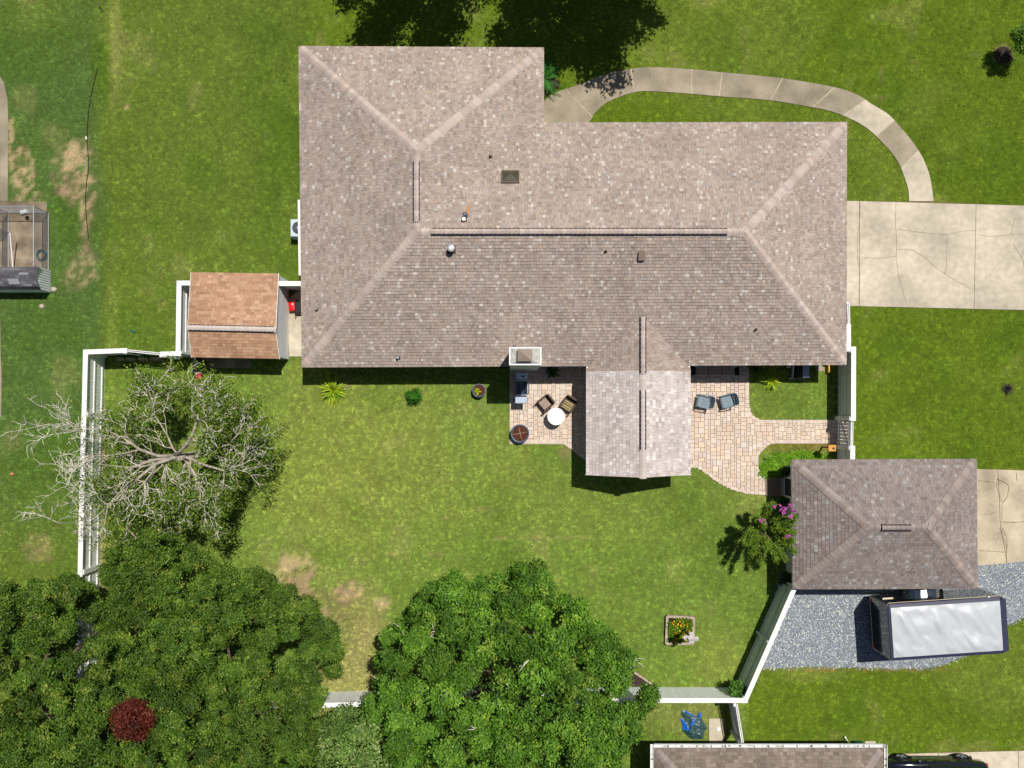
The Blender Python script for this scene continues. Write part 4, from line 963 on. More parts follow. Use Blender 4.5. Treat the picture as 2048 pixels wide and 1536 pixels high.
# ------------------------------------------------------------------ shrubs and small plants
def fronds(root, name, c, n, L, wd, pal, arch=.5, rise=(.2,1.2), seg=6, feather=False, m='leaf', rnd=.25, seed=0, spread=0.0):
    R = random.Random(seed); mb = MB(); c = Vector(c)
    for k in range(n):
        az = R.uniform(0,6.283); el = R.uniform(*rise); l = L*R.uniform(1-rnd,1+rnd); col = srgb(*R.choice(pal)); d = Vector((math.cos(az)*math.cos(el),math.sin(az)*math.cos(el),math.sin(el))); s_ = Vector((-math.sin(az),math.cos(az),0))
        o_ = c + Vector((R.uniform(-spread,spread),R.uniform(-spread,spread),0)); pts = []
        for i in range(seg+1):
            t = i/seg; pts.append(o_ + d*l*t - Vector((0,0,arch*l*t*t)) + s_*R.gauss(0,.01)*t)
        for i in range(seg):
            a, b = pts[i], pts[i+1]; t = (i+.5)/seg
            if feather:
                w_ = wd*(1-abs(2*t-.9)*.55)
                for sgn in (-1,1):
                    for h in (0,.5):
                        p_ = a.lerp(b,h); q_ = a.lerp(b,h+.3); tip = p_ + s_*sgn*w_ + (b-a)*.9 - Vector((0,0,w_*.25)); mb.face([p_, q_, tip], col)
            else:
                w0 = wd*(1-i/seg)**.7*(.4 if i == 0 else 1); w1 = wd*max(.02,(1-(i+1)/seg))**.7; mb.face([a-s_*w0, a+s_*w0, b+s_*w1, b-s_*w1], col)
    return obj(name, mb, MT[m], root)
YG = [(164,186,34),(136,166,30),(190,204,54),(106,142,28)]
p = P(665,780,.2); t = thing('spiky_plant', 'yellow green spiky plant on the lawn close to the house\'s southwest end', 'plant', (p.x,p.y,0)); fronds(t, 'leaves', (p.x,p.y,.05), 190, .80, .042, YG, .42, (.3,1.4), seed=31)
p = P(1541,762,.2); t = thing('spiky_plant', 'yellow green spiky plant half in the eave\'s shadow beside the grey outdoor unit', 'plant', (p.x,p.y,0)); fronds(t, 'leaves', (p.x,p.y,.05), 120, .66, .036, YG, .42, (.3,1.4), seed=32)
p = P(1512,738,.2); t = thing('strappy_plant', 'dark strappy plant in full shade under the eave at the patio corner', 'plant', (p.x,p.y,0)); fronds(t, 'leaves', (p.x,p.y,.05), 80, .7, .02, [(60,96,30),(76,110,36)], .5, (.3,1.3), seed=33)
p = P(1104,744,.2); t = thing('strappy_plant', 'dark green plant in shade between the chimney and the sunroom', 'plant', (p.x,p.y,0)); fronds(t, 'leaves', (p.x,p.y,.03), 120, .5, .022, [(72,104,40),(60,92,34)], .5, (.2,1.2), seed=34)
p = P(1093,160,.3); t = thing('sago_palm', 'feathery dark green sago palm beside the front walkway, half under the roof edge', 'palm', (p.x-.15,p.y,0)); obj('trunk', MB().lathe((p.x-.15,p.y,0), [(.14,0),(.16,.3),(.1,.42)], 10), MT['bark'], t); fronds(t, 'fronds', (p.x-.15,p.y,.4), 36, 1.05, .13, [(62,128,40),(52,110,34),(78,146,52)], .55, (.15,1.0), 9, True, seed=35)
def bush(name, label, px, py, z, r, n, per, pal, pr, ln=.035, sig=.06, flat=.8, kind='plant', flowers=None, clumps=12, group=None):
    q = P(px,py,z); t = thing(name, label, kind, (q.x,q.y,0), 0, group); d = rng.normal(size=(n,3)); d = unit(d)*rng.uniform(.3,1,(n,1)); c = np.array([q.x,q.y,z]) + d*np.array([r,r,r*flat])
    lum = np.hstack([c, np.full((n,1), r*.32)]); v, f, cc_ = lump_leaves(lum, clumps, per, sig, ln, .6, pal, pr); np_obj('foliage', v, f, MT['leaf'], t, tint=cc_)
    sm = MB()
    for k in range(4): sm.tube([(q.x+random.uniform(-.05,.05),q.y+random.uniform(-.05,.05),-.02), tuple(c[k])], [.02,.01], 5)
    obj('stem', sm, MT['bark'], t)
    if flowers:
        fb = MB()
        for fx, fy, fz, fr, fc in flowers:
            w_ = P(fx,fy,fz)
            for k in range(10):
                o_ = w_ + Vector((random.gauss(0,fr),random.gauss(0,fr),random.gauss(0,fr*.6))); g = random.uniform(.8,1.15); col = srgb(*fc); fb.box(o_, (fr*.8,fr*.8,fr*.4), random.uniform(0,3), (col[0]*g,col[1]*g,col[2]*g))
        obj('flowers', fb, MT['flower'], t)
    return t
bush('flowering_shrub', 'small round green shrub with a few red blooms on the back lawn', 827, 793, .35, .34, 26, 12, [(60,120,30),(48,100,26),(80,140,40)], [.5,.3,.2], flowers=[(825,779,.55,.025,(150,30,50)),(844,788,.4,.03,(150,90,70))])
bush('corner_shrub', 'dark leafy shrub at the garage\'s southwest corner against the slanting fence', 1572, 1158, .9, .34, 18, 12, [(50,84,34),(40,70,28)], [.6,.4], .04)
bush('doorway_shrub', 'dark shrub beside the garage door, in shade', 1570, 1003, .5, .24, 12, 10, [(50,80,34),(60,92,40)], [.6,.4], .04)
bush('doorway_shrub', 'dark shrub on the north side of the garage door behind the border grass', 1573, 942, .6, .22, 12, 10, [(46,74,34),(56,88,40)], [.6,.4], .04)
bush('fence_shrub', 'small leafy shrub in the corner where the slanting fence meets the south fence', 1474, 1380, 1.3, .36, 22, 12, [(66,112,36),(54,96,30),(90,130,50)], [.5,.3,.2], .05)
t = thing('dead_grass_clump', 'dried dark grass clump standing alone on the right-hand lawn', 'plant', (P(2014,778).x,P(2014,778).y,0)); fronds(t, 'leaves', (P(2014,778).x,P(2014,778).y,.02), 130, .42, .012, [(64,58,54),(52,48,46),(84,76,66)], .5, (.2,1.3), seed=37, m='leaf_matt')
t = thing('border_grass', 'bright green border grass curving round the garage\'s northwest corner', 'plant', (P(1560,915).x,P(1560,915).y,0))
line = [(1532,948),(1528,935),(1535,922),(1550,915),(1570,912),(1590,909),(1610,909),(1630,911),(1648,914)]
R = random.Random(3)
for k in range(30):
    s_ = k/29*(len(line)-1.001); i = int(s_); q = P(line[i][0]+(line[i+1][0]-line[i][0])*(s_-i)+R.uniform(-3,6), line[i][1]+(line[i+1][1]-line[i][1])*(s_-i)+R.uniform(-2,7))
    fronds(t, 'clump', (q.x,q.y,.02), 46, .40, .016, [(122,170,30),(98,150,26),(146,186,46),(80,130,24)], .5, (.4,1.4), 4, seed=400+k, spread=.12)
for k, (a_, b_) in enumerate(((1545,930),(1560,925),(1552,940),(1538,938))):
    q = P(a_,b_); fronds(t, 'clump', (q.x,q.y,.02), 46, .42, .016, [(122,170,30),(98,150,26),(146,186,46)], .5, (.4,1.4), 4, seed=450+k, spread=.14)
# crape myrtle
t = thing('crape_myrtle', 'crape myrtle with pink flower heads beside the garage\'s west wall', 'tree', (P(1504,1046).x,P(1504,1046).y,0))
b = P(1504,1046); R = random.Random(8); st = MB(); lum = []; tips = []
for k in range(24):
    az = R.uniform(0,6.283); rr = R.uniform(.5,1.25)*(1.1 if math.sin(az) < 0 else 1); zt = 3.0 - rr*.45 + R.uniform(-.3,.35); e = Vector((b.x+.15+math.cos(az)*rr, b.y-.1+math.sin(az)*rr*1.1, zt)); m_ = Vector((b.x+math.cos(az)*rr*.35, b.y+math.sin(az)*rr*.35, 1.7))
    st.tube([(b.x,b.y,-.02), tuple(m_), tuple(e)], [.035,.022,.006], 5); tips.append(e)
    for q in range(7): s_ = .25 + q*.125; c = m_.lerp(e, s_); lum.append((c.x+R.uniform(-.05,.05),c.y+R.uniform(-.05,.05),c.z+R.uniform(-.05,.08),.10+.05*(1-s_)))
obj('stems', st, MT['bark'], t, smooth=True)
v, f, c = lump_leaves(np.array(lum), 9, 10, .05, .042, .5, [(104,134,36),(86,116,32),(128,150,44),(70,98,30)], [.35,.3,.2,.15]); np_obj('crown', v, f, MT['leaf'], t, tint=c)
for fx, fy in ((1550,1013),(1571,1018),(1562,1014),(1580,1011),(1588,1022),(1582,1033),(1524,1042),(1529,1048),(1574,1072),(1567,1025)):
    q = P(fx, fy, 2.9 if fx < 1560 else 3.1); fb = MB()
    for k in range(9):
        o_ = q + Vector((R.gauss(0,.055),R.gauss(0,.055),R.gauss(0,.04))); g = R.uniform(.75,1.2); cl = srgb(184,88,166); fb.box(o_, (.06,.06,.035), R.uniform(0,3), (cl[0]*g,cl[1]*g,cl[2]*g), Matrix.Rotation(R.uniform(-.7,.7),3,'X') @ Matrix.Rotation(R.uniform(0,3),3,'Z'))
    obj('flower_head', fb, MT['flower'], t)

# ------------------------------------------------------------------ raised bed with marigolds and bird house
p0 = [P(x,y) for x, y in ((1333,1231),(1386,1234),(1384,1285),(1331,1285))]
bed = thing('raised_bed', 'square raised bed of weathered grey timbers full of yellow flowers', 'planter', tuple((p0[0]+p0[2])/2))
for k in range(4): a, b = p0[k], p0[(k+1)%4]; obj('timber', MB().beam(a+Vector((0,0,.11+.003*k)), b+Vector((0,0,.11+.003*k)), .12, .2), MT['wood_grey'], bed)
obj('soil', MB().prism([tuple(q[:2]) for q in p0], 0, .12), MT['soil_dark'], bed)
t = thing('marigolds', 'dense green marigolds with yellow and orange blooms inside the timber bed', 'flowers', tuple((p0[0]+p0[2])/2+Vector((0,0,.12))))
n = 130; xs = rng.uniform(.08,.92,n); ys = rng.uniform(.08,.92,n); c0 = np.array([tuple(p0[0].lerp(p0[1],x).lerp(p0[3].lerp(p0[2],x),y)) for x,y in zip(xs,ys)]); lum = np.hstack([c0[:,:2], (rng.uniform(.2,.34,n))[:,None], np.full((n,1),.07)])
v, f, c = lump_leaves(lum, 7, 6, .04, .035, .5, [(96,130,24),(76,110,22),(124,150,34),(150,166,44)], [.4,.3,.2,.1]); np_obj('foliage', v, f, MT['leaf'], t, tint=c)
fb = MB()
for k in range(34):
    q = p0[0].lerp(p0[1],random.uniform(.1,.9)).lerp(p0[3].lerp(p0[2],random.uniform(.1,.9)),random.uniform(.1,.95)); cl = srgb(*random.choice(((250,196,20),(240,150,16),(246,214,40)))); fb.lathe((q.x,q.y,random.uniform(.34,.40)), [(.014,0),(.036,.02),(.02,.035)], 8, cl)
obj('blooms', fb, MT['flower'], t, kind='stuff')
b = P(1364,1254); bh = thing('bird_house', 'weathered white bird house with several gabled rooms on a leaning post', 'bird house', (b.x,b.y,0))
obj('post', MB().beam((b.x,b.y,0), (b.x+.03,b.y-.02,1.75), .09, .09), MT['wood_post'], bh)
for dx, dy, s_, rz in ((0,0,.24,.2),(.02,.18,.16,.3),(.0,-.2,.16,.1),(-.25,.02,.16,.4),(.23,-.04,.16,.2)):
    q = Vector((b.x+.03+dx, b.y-.02+dy, 1.78)); Rz = Matrix.Rotation(rz,3,'Z'); hm = MB(); h_ = s_*.8
    hm.box(q+Vector((0,0,h_/2)), (s_,s_,h_), rz); rm_ = obj('room', hm, MT['bird_white'], bh)
    rf = MB(); e_2 = s_*.62; L_ = s_*.66
    for sg in (-1,1): rf.hexa([q + Rz @ Vector(w_) for w_ in ((-L_,0,h_+s_*.42),(L_,0,h_+s_*.42),(L_,sg*e_2,h_-.02),(-L_,sg*e_2,h_-.02),(-L_,0,h_+s_*.42+.025),(L_,0,h_+s_*.42+.025),(L_,sg*e_2,h_+.005),(-L_,sg*e_2,h_+.005))])
    obj('gabled_roof', rf, MT['bird_white'], rm_)
    obj('entry_hole', MB().box(q + Rz @ Vector((s_*.5+.004,0,h_*.55)), (.01,s_*.3,s_*.3), rz), MT['black_matt'], rm_)

# ------------------------------------------------------------------ patio things
def chair_wicker(px, py, ang, label, stripe):
    q = P(px,py,.4); t = thing('patio_armchair', label, 'chair', (q.x,q.y,.035), math.radians(ang), 'brown armchairs at the round table'); O = lambda nm, mb, m='wicker': obj(nm, mb, MT[m], t, local=True)
    O('seat', MB().bbox((.02,0,.33), (.54,.52,.10), .03)); O('backrest', MB().loft([[(-.25-.05*h,y,.3+.5*h) for y in (-.28,-.14,0,.14,.28)] + [(-.31-.05*h-.03*(1-abs(y)/.28),y,.3+.5*h) for y in (.28,.14,0,-.14,-.28)] for h in (0,.5,1)]))
    for s_ in (-1,1):
        O('armrest', MB().bbox((.04,s_*.29,.58), (.62,.07,.05), .015))
        for x in (-.24,.3): O('leg', MB().box((x,s_*.28,.28), (.05,.05,.56)))
    if stripe:
        mb = MB(); cs = [srgb(*c) for c in ((150,140,98),(92,80,84),(168,156,110),(110,100,70))]
        for k in range(9): mb.box((-.2+k*.055+.02,0,.41), (.053,.47,.06), col=cs[k%4])
        O('cushion', mb, 'cushion_stripe')
    else: O('cushion', MB().bbox((.03,0,.41), (.48,.46,.07), .025), 'cushion_print')
chair_wicker(1091, 806, -140, 'brown wicker armchair with mottled cushion, left of the two by the round table', False)
chair_wicker(1137, 808, -122, 'brown wicker armchair with striped cushion, next to the sunroom\'s shadow', True)
q = P(1112,833,.7); t = thing('round_table', 'round white table on the dining patio', 'table', (q.x,q.y,.035))
obj('tabletop', MB().lathe((0,0,.66), [(.40,0),(.415,.01),(.415,.03),(.40,.04)], 40), MT['table_white'], t, local=True); obj('pedestal', MB().lathe((0,0,.04), [(.05,0),(.04,.4),(.06,.62)], 14), MT['table_white'], t, local=True); obj('base', MB().lathe((0,0,0), [(.24,0),(.24,.02),(.06,.05)], 24), MT['table_white'], t, local=True)
def pot(name, label, px, py, r, h, soil, plant=None):
    q = P(px,py,h); t = thing(name, label, 'pot', (q.x,q.y,.0)); 
    obj('bowl', MB().lathe((0,0,0), [(r*.62,0),(r*.9,h*.35),(r*.98,h*.7),(r,h*.92),(r*1.0,h),(r*.9,h+.01),(r*.84,h-.03),(r*.8,h*.8)], 36, cap1=False), MT['pot_glaze'], t, local=True, smooth=True)
    obj('soil', MB().lathe((0,0,h*.55), [(r*.8,0),(r*.82,h*.3),(r*.3,h*.34)], 30), MT[soil], t, local=True); return t, q
t, q = pot('planter_bowl', 'wide blue-grey glazed bowl of brown soil at the patio\'s lower left corner', 1040, 867, .45, .42, 'soil')
st = MB()
for a, l in ((1.75,.33),(.2,.34),(3.3,.36),(-1.3,.3)): st.tube([(0,0,.41),(math.cos(a)*l*.5,math.sin(a)*l*.5,.405),(math.cos(a)*l,math.sin(a)*l,.39)], [.014,.012,.006], 5)
obj('dry_stems', st, MT['wood_grey'], t, local=True)
t, q = pot('planter_pot', 'blue-grey glazed pot with a yellow green plant on the back lawn', 958, 781, .33, .40, 'soil')
fronds(t, 'plant', (q.x-.06,q.y-.03,.38), 36, .22, .03, [(196,206,44),(160,182,36),(120,150,30)], .3, (.3,1.3), 4, seed=61)
# grill
q = P(1044,776,.9); t = thing('gas_grill', 'stainless gas grill with dark hood and two side shelves, beside the chimney', 'grill', (q.x,q.y,.035)); O = lambda nm, mb, m, sm=False: obj(nm, mb, MT[m], t, local=True, smooth=sm)
O('cabinet', MB().box((0,0,.42), (.52,.62,.68)), 'metal_grey')
O('firebox', MB().box((0,0,.80), (.54,.66,.12)), 'black_matt')
O('hood', MB().loft([[(x,y,z) for x,z in ((-.27,.86),(-.25,1.02),(-.12,1.12),(.08,1.12),(.2,1.02),(.24,.86))] for y in (-.32,.32)]), 'steel_lid')
for s_ in (-1,1): O('hood_end', MB().box((-.01,s_*.335,.97), (.5,.035,.24)), 'steel_blue')
O('side_shelf', MB().bbox((-.01,.56,.85), (.58,.34,.05), .02), 'steel_blue'); O('side_shelf', MB().bbox((-.04,-.56,.85), (.58,.36,.05), .02), 'steel_blue')
hd = MB(); hd.tube([(.24,-.28,.98),(.33,-.26,1.0),(.34,0,1.0),(.33,.26,1.0),(.24,.28,.98)], .014, 8); O('handle', hd, 'chrome')
O('control_panel', MB().box((.29,0,.82), (.06,.66,.12)), 'steel_blue')
for k in range(4): O('knob', MB().lathe((.335,-.22+k*.15,.82), [(.025,-.02),(.025,.02)], 10), 'black_matt')
O('scraper', MB().box((.06,.55,.885), (.1,.09,.02)), 'black_matt'); O('scraper_handle', MB().box((-.13,.55,.884), (.3,.012,.012)), 'black_matt')
for x in (-.2,.2):
    for y in (-.26,.26): O('wheel', MB().lathe((x,y,0), [(.04,0),(.04,.08)], 10), 'rubber')
# grey plastic chairs
def chair_plastic(px, py, ang, label):
    q = P(px,py,.4); t = thing('patio_chair', label, 'chair', (q.x,q.y,.035), math.radians(ang), 'grey chairs on the lounge patio'); O = lambda nm, mb: obj(nm, mb, MT['plastic_grey'], t, local=True, smooth=False)
    for k in range(6):
        y = -.24 + k*.096; O('seat_slat', MB().loft([[(x,y-.045,z),(x,y+.045,z),(x,y+.045,z-.02),(x,y-.045,z-.02)] for x,z in ((-.36,.33),(-.1,.37),(.1,.40),(.24,.40),(.30,.36),(.32,.28))]))
    O('backrest', MB().loft([[(-.30-.08*h-.05*(1-(y/.28)**2),y,.40+.46*h) for y in (-.28,-.14,0,.14,.28)] + [(-.33-.08*h-.05*(1-(y/.28)**2),y,.40+.46*h) for y in (.28,.14,0,-.14,-.28)] for h in (0,.5,1)]))
    for s_ in (-1,1):
        O('armrest', MB().tube([(-.36,s_*.30,.62),(-.1,s_*.31,.60),(.18,s_*.30,.58),(.28,s_*.27,.50)], .024, 6))
        for x in (-.28,.24): O('leg', MB().tube([(x,s_*.29,.58),(x+.05,s_*.29,0)], .022, 6))
chair_plastic(1407, 803, 170, 'grey plastic patio chair nearer the sunroom, turned slightly upward')
chair_plastic(1454, 802, -165, 'grey plastic patio chair farther from the sunroom, turned slightly downward')
# sofa under the eave
q = P(1430,735,.4); t = thing('outdoor_sofa', 'black wicker outdoor sofa with taupe cushions, mostly hidden under the eave', 'sofa', (q.x,q.y,.035)); O = lambda nm, mb, m: obj(nm, mb, MT[m], t, local=True)
O('frame', MB().box((0,.02,.18), (2.25,.78,.28)), 'wicker_black'); O('backrest', MB().box((0,.38,.5), (2.25,.1,.5)), 'wicker_black')
for s_ in (-1,1): O('armrest', MB().bbox((s_*1.06,0,.42), (.14,.74,.3), .03), 'wicker_black')
for k in (-1,0,1): O('cushion', MB().bbox((k*.64,-.05,.39), (.62,.72,.14), .04), 'cushion_taupe')
for s_ in (-.86,.86): O('pillow', MB().bbox((s_,.08,.52), (.4,.2,.3), .08, .3*s_), 'cushion_blue')
# outdoor units
q = P(1607,744,.7); t = thing('heat_pump', 'grey outdoor unit with black side beside the shaded plant, half under the eave', 'air conditioner', (q.x,q.y,0)); O = lambda nm, mb, m: obj(nm, mb, MT[m], t, local=True)
O('casing', MB().bbox((0,.05,.38), (.56,.62,.68), .02), 'black_matt'); O('lid', MB().bbox((.11,.05,.735), (.32,.62,.03), .01), 'gen_grey'); O('pad', MB().box((0,.03,.02), (.7,.75,.06)), 'concrete')
t = thing('white_pipes', 'white plastic pipe run in the shade beside the grey outdoor unit', 'pipe', tuple(P(1585,742)))
obj('pipe', MB().tube([P(1574,734.5,.5),P(1580,734.5,.5),P(1580,731,.5)], .03, 8), MT['pipe_white'], t); obj('pipe', MB().tube([P(1587,730,.5),P(1587,739,.45),P(1586,748,.2),P(1585,756,.12),P(1579,757,.1)], .03, 8), MT['pipe_white'], t)
q = P(590,456,.7); t = thing('air_conditioner', 'pale grey condenser with round fan grille against the house\'s west wall', 'air conditioner', (P(596,456,.7).x,q.y,0)); O = lambda nm, mb, m: obj(nm, mb, MT[m], t, local=True)
O('casing', MB().bbox((0,0,.37), (.72,.84,.74), .04), 'ac_grey'); O('fan_well', MB().lathe((.03,0,.742), [(.30,0),(.30,.006)], 30), 'navy_cart')
for k in range(5): O('grille_ring', MB().tube([(.03+(.06+k*.055)*math.cos(a_*.314),(.06+k*.055)*math.sin(a_*.314),.756) for a_ in range(21)], .006, 4), 'metal_galv')
O('fan_hub', MB().lathe((.03,0,.748), [(.07,0),(.07,.02)], 14), 'metal_galv')
t = thing('yellow_board', 'yellow edged board on edge near the east fence under the eave', 'board', tuple(P(1654,735))); obj('plank', MB().box((P(1654,733).x,P(1654,733).y,.14), (.05,.6,.28)), MT['wood_yellow'], t)
q = P(1664,896,1.2); t = thing('wooden_bird_box', 'orange wooden bird box with a round dark hole, beside the garden gate', 'bird box', (q.x,q.y,0)); O = lambda nm, mb, m: obj(nm, mb, MT[m], t, local=True)
O('post', MB().box((0,0,.5), (.07,.07,1.0)), 'wood_post'); O('box', MB().bbox((0,0,1.12), (.26,.26,.26), .03), 'wood_orange'); O('roof', MB().box((-.02,0,1.27), (.34,.3,.03)), 'wood_orange'); O('hole', MB().lathe((.04,-.02,1.287), [(.06,0),(.05,.006)], 14), 'black_matt')
# things between shed and house
q = P(584,613,.3); t = thing('fuel_can', 'bright red plastic fuel can on the slab beside the shed', 'can', (q.x,q.y,.03)); O = lambda nm, mb, m: obj(nm, mb, MT[m], t, local=True)
O('body', MB().bbox((0,0,.18), (.32,.44,.36), .08, .1), 'red_plastic'); O('handle', MB().tube([(-.05,.15,.34),(-.05,.1,.42),(-.05,-.08,.42),(-.05,-.14,.34)], .022, 6), 'red_plastic'); O('spout', MB().lathe((.05,.1,.34), [(.04,0),(.04,.05)], 10), 'white_plastic')
q = P(598,612,.4); t = thing('folding_cart', 'black folding hand cart standing against the house beside the red can', 'cart', (q.x,q.y,.03)); O = lambda nm, mb, m: obj(nm, mb, MT[m], t, local=True)
fr = MB(); fr.tube([(-.16,-.42,.03),(-.16,-.42,.5),(-.16,.3,.5),(-.16,.3,.03)], .018, 6); fr.tube([(.16,-.42,.03),(.16,-.42,.5),(.16,.3,.5),(.16,.3,.03)], .018, 6); fr.tube([(-.16,-.42,.05),(.16,-.42,.05)], .018, 6); O('frame', fr, 'black_matt'); O('tray', MB().box((0,-.05,.42), (.34,.5,.06)), 'black_matt')
for s_ in (-1,1): O('wheel', MB().lathe((s_*.17,.25,.0), [(.06,0),(.06,.12)], 10), 'rubber')
q = P(396,735,.4); t = thing('garden_cart', 'dark garden cart with a pinkish red end beside the shed\'s southwest corner', 'cart', (q.x,q.y,0)); O = lambda nm, mb, m: obj(nm, mb, MT[m], t, local=True)
tr = MB(); tr.loft([[(-.17,-.3,.25),(.17,-.3,.25),(.17,.42,.25),(-.17,.42,.25)],[(-.21,-.36,.55),(.21,-.36,.55),(.21,.5,.55),(-.21,.5,.55)]], True, False); O('tray', tr, 'navy_cart'); O('end_panel', MB().bbox((.06,-.42,.45), (.28,.3,.1), .03), 'red_cart')
for s_ in (-1,1): O('wheel', MB().tube([(s_*.22,.2,.2),(s_*.27,.2,.2)], .2, 16), 'rubber'); O('handle', MB().tube([(s_*.16,.4,.4),(s_*.14,.75,.5)], .015, 6), 'metal_grey')
for k, (a_, w_) in enumerate(((246,.36),(266,.44),(290,.42),(316,.5))):
    q = P(a_,719); t = tag(obj('concrete_slab', MB().box((q.x,q.y,.16), (w_,.10,.32), M=Matrix.Rotation(-.25,3,'X')), MT['concrete']), ('leftmost','second from left','third from left','rightmost')[k] + ' of four grey slabs leaning in the shade of the north fence', 'slab', 'slabs along the north fence')
# planting wedge
pw_ = PP([(1264,1340),(1271,1346),(1309,1371),(1264,1373)]); structure(obj('planting_bed', MB().prism(pw_, -.02, .05), MT['mulch']))
t = tag(obj('edging_timber', MB().beam(P(1268,1344,.08), P(1309,1371,.08), .09, .16), MT['wood_grey']), 'weathered edging timber of the small bed at the south fence', 'timber')
t = tag(obj('edging_timber', MB().beam(P(744,1375,.06), P(762,1363,.06), .07, .12), MT['wood_post']), 'dark edging timber beside the south fence left of the big tree', 'timber')
# tarp
tz = lambda l: PP([(1340+x/12.8, 1390+y/12.8) for x, y in l])
tp = tz([(310,385),(420,405),(620,515),(690,530),(750,440),(800,440),(800,580),(850,690),(905,760),(950,830),(940,870),(890,890),(860,960),(850,1120),(560,1120),(480,1070),(330,930),(300,900),(325,790),(285,680),(270,600),(300,585),(430,690),(270,480)])
xs_ = [q[0] for q in tp]; ys_2 = [q[1] for q in tp]; st_ = .025; nx_ = int((max(xs_)-min(xs_))/st_)+2; ny_ = int((max(ys_2)-min(ys_2))/st_)+2
GX, GY = np.meshgrid(min(xs_)-st_+np.arange(nx_+1)*st_, min(ys_2)-st_+np.arange(ny_+1)*st_, indexing='ij'); dd = seg_dist(GX,GY,tp); inn = inpoly(GX,GY,tp)
rd = lambda s_, sc_: 1-np.abs(2*vnoise(GX,GY,sc_,s_,2)-1)
GZ = .04 + np.minimum(1,dd/.22)*(rd(41,2.2)**2*.16 + rd(42,4.5)**2*.09 + rd(43,9)*.03)
idx = np.arange((nx_+1)*(ny_+1)).reshape(nx_+1,ny_+1); cin = inpoly((GX[:-1,:-1]+st_/2),(GY[:-1,:-1]+st_/2),tp); q4 = np.stack([idx[:-1,:-1],idx[1:,:-1],idx[1:,1:],idx[:-1,1:]],-1)[cin]
cxp = (GX[:-1,:-1][cin]*41+NX-1340)*12.8; cyp = (NY-GY[:-1,:-1][cin]*41-1390)*12.8
tcol = np.tile(np.array(srgb(54,82,84)), (len(q4),1)); blue = ((cxp < 470) & (cyp > 585) & (cyp < 880) & (cxp < 290+(cyp-585)*.75)) | ((cyp < 540) & (cyp < 395+(cxp-300)*.45) & (cxp < 640)) | ((cxp > 715) & (cyp < 570)) | ((np.abs((cxp-600)+.55*(cyp-600)) < 30) & (cyp > 590) & (cyp < 760)); tcol[blue] = srgb(20,92,190)
tag(np_obj('crumpled_tarp', np.stack([GX.ravel(),GY.ravel(),GZ.ravel()],1), q4, MT['tarp'], tint=tcol), 'crumpled dark green tarp with blue underside on the small concrete pad', 'tarp')
tag(obj('saucer', MB().lathe((P(1437,1457).x,P(1437,1457).y,.03), [(.06,0),(.085,.025),(.07,.02),(.05,.012)], 18), MT['table_white']), 'small white dish on the concrete pad by the gate', 'dish')

# ------------------------------------------------------------------ trailer
cs_ = [P(x,y,2.4) for x, y in ((1776,1209),(1787,1322),(2012,1308),(2000,1194))]; cen = sum(cs_, Vector())/4; Lx = (((cs_[3]-cs_[0]).length)+((cs_[2]-cs_[1]).length))/2; Wy = (cs_[1]-cs_[0]).length; ang = math.atan2((cs_[3]-cs_[0]).y, (cs_[3]-cs_[0]).x)
t = thing('cargo_trailer', 'enclosed black cargo trailer with a silver roof on the gravel by the garage', 'trailer', (cen.x,cen.y,0), ang); O = lambda nm, mb, m, sm=False, pr=None: obj(nm, mb, MT[m], pr or t, local=True, smooth=sm)
hx, hy = Lx/2, Wy/2
def tring(x, z0=.45, z1=2.4, w_=hy): b_ = .14; return [(x,-w_,z0),(x,w_,z0),(x,w_,z1-b_),(x,w_-b_*.3,z1-b_*.3),(x,w_-b_,z1),(x,-w_+b_,z1),(x,-w_+b_*.3,z1-b_*.3),(x,-w_,z1-b_)]
body = O('body', MB().loft([tring(-hx), tring(hx-.1), tring(hx+.1,.5,2.38,hy*.99), tring(hx+.24,.55,2.30,hy*.9), tring(hx+.3,.6,2.2,hy*.8)]), 'black_gloss')
nx_, ny_ = 60, 30; gx_, gy2 = np.meshgrid(np.linspace(-hx+.06,hx-.08,nx_+1), np.linspace(-hy+.16,hy-.16,ny_+1), indexing='ij')
wr = (vnoise(gx_*1.0+gy2*.5,gy2*.45,1.9,51,2)-.5)*.22*np.minimum(1,(hy-.16-np.abs(gy2))/.25)*np.minimum(1,(hx-np.abs(gx_))/.3); zz_ = 2.412 + np.abs(wr)*.9 + .01*(1-(gy2/hy)**2)
idx = np.arange((nx_+1)*(ny_+1)).reshape(nx_+1,ny_+1); q4 = np.stack([idx[:-1,:-1],idx[1:,:-1],idx[1:,1:],idx[:-1,1:]],-1).reshape(-1,4)
me = bpy.data.meshes.new('roof_sheet'); me.from_pydata([tuple(q) for q in np.stack([gx_.ravel(),gy2.ravel(),zz_.ravel()],1)], [], [list(map(int,q)) for q in q4]); me.shade_smooth(); me.materials.append(MT['silver_roof']); o = bpy.data.objects.new('roof_sheet', me); COL.objects.link(o); o.parent = t
for s_ in (-1,1):
    O('edge_trim', MB().loft([[(x,s_*(hy-.15),2.405),(x,s_*(hy-.15),2.422),(x,s_*(hy-.01),2.36),(x,s_*(hy+.012),2.22),(x,s_*(hy+.004),2.22)] for x in (-hx,hx-.04)]), 'navy_trim')
    O('side_strip', MB().box((0,s_*(hy+.012),2.19), (2*hx-.05,.02,.03)), 'cream')
O('edge_trim', MB().beam((-hx-.01,-hy+.05,2.39),(-hx-.01,hy-.05,2.39),.08,.06), 'navy_trim'); O('edge_trim', MB().loft([[(hx-.06,y,2.40),(hx-.06,y,2.42),(hx+.12,y,2.40),(hx+.26,y,2.31)] for y in (-hy+.1,hy-.1)]), 'navy_trim')
rd_ = O('ramp_door', MB().box((-hx-.025,0,1.38), (.04,Wy-.18,1.76)), 'black_gloss')
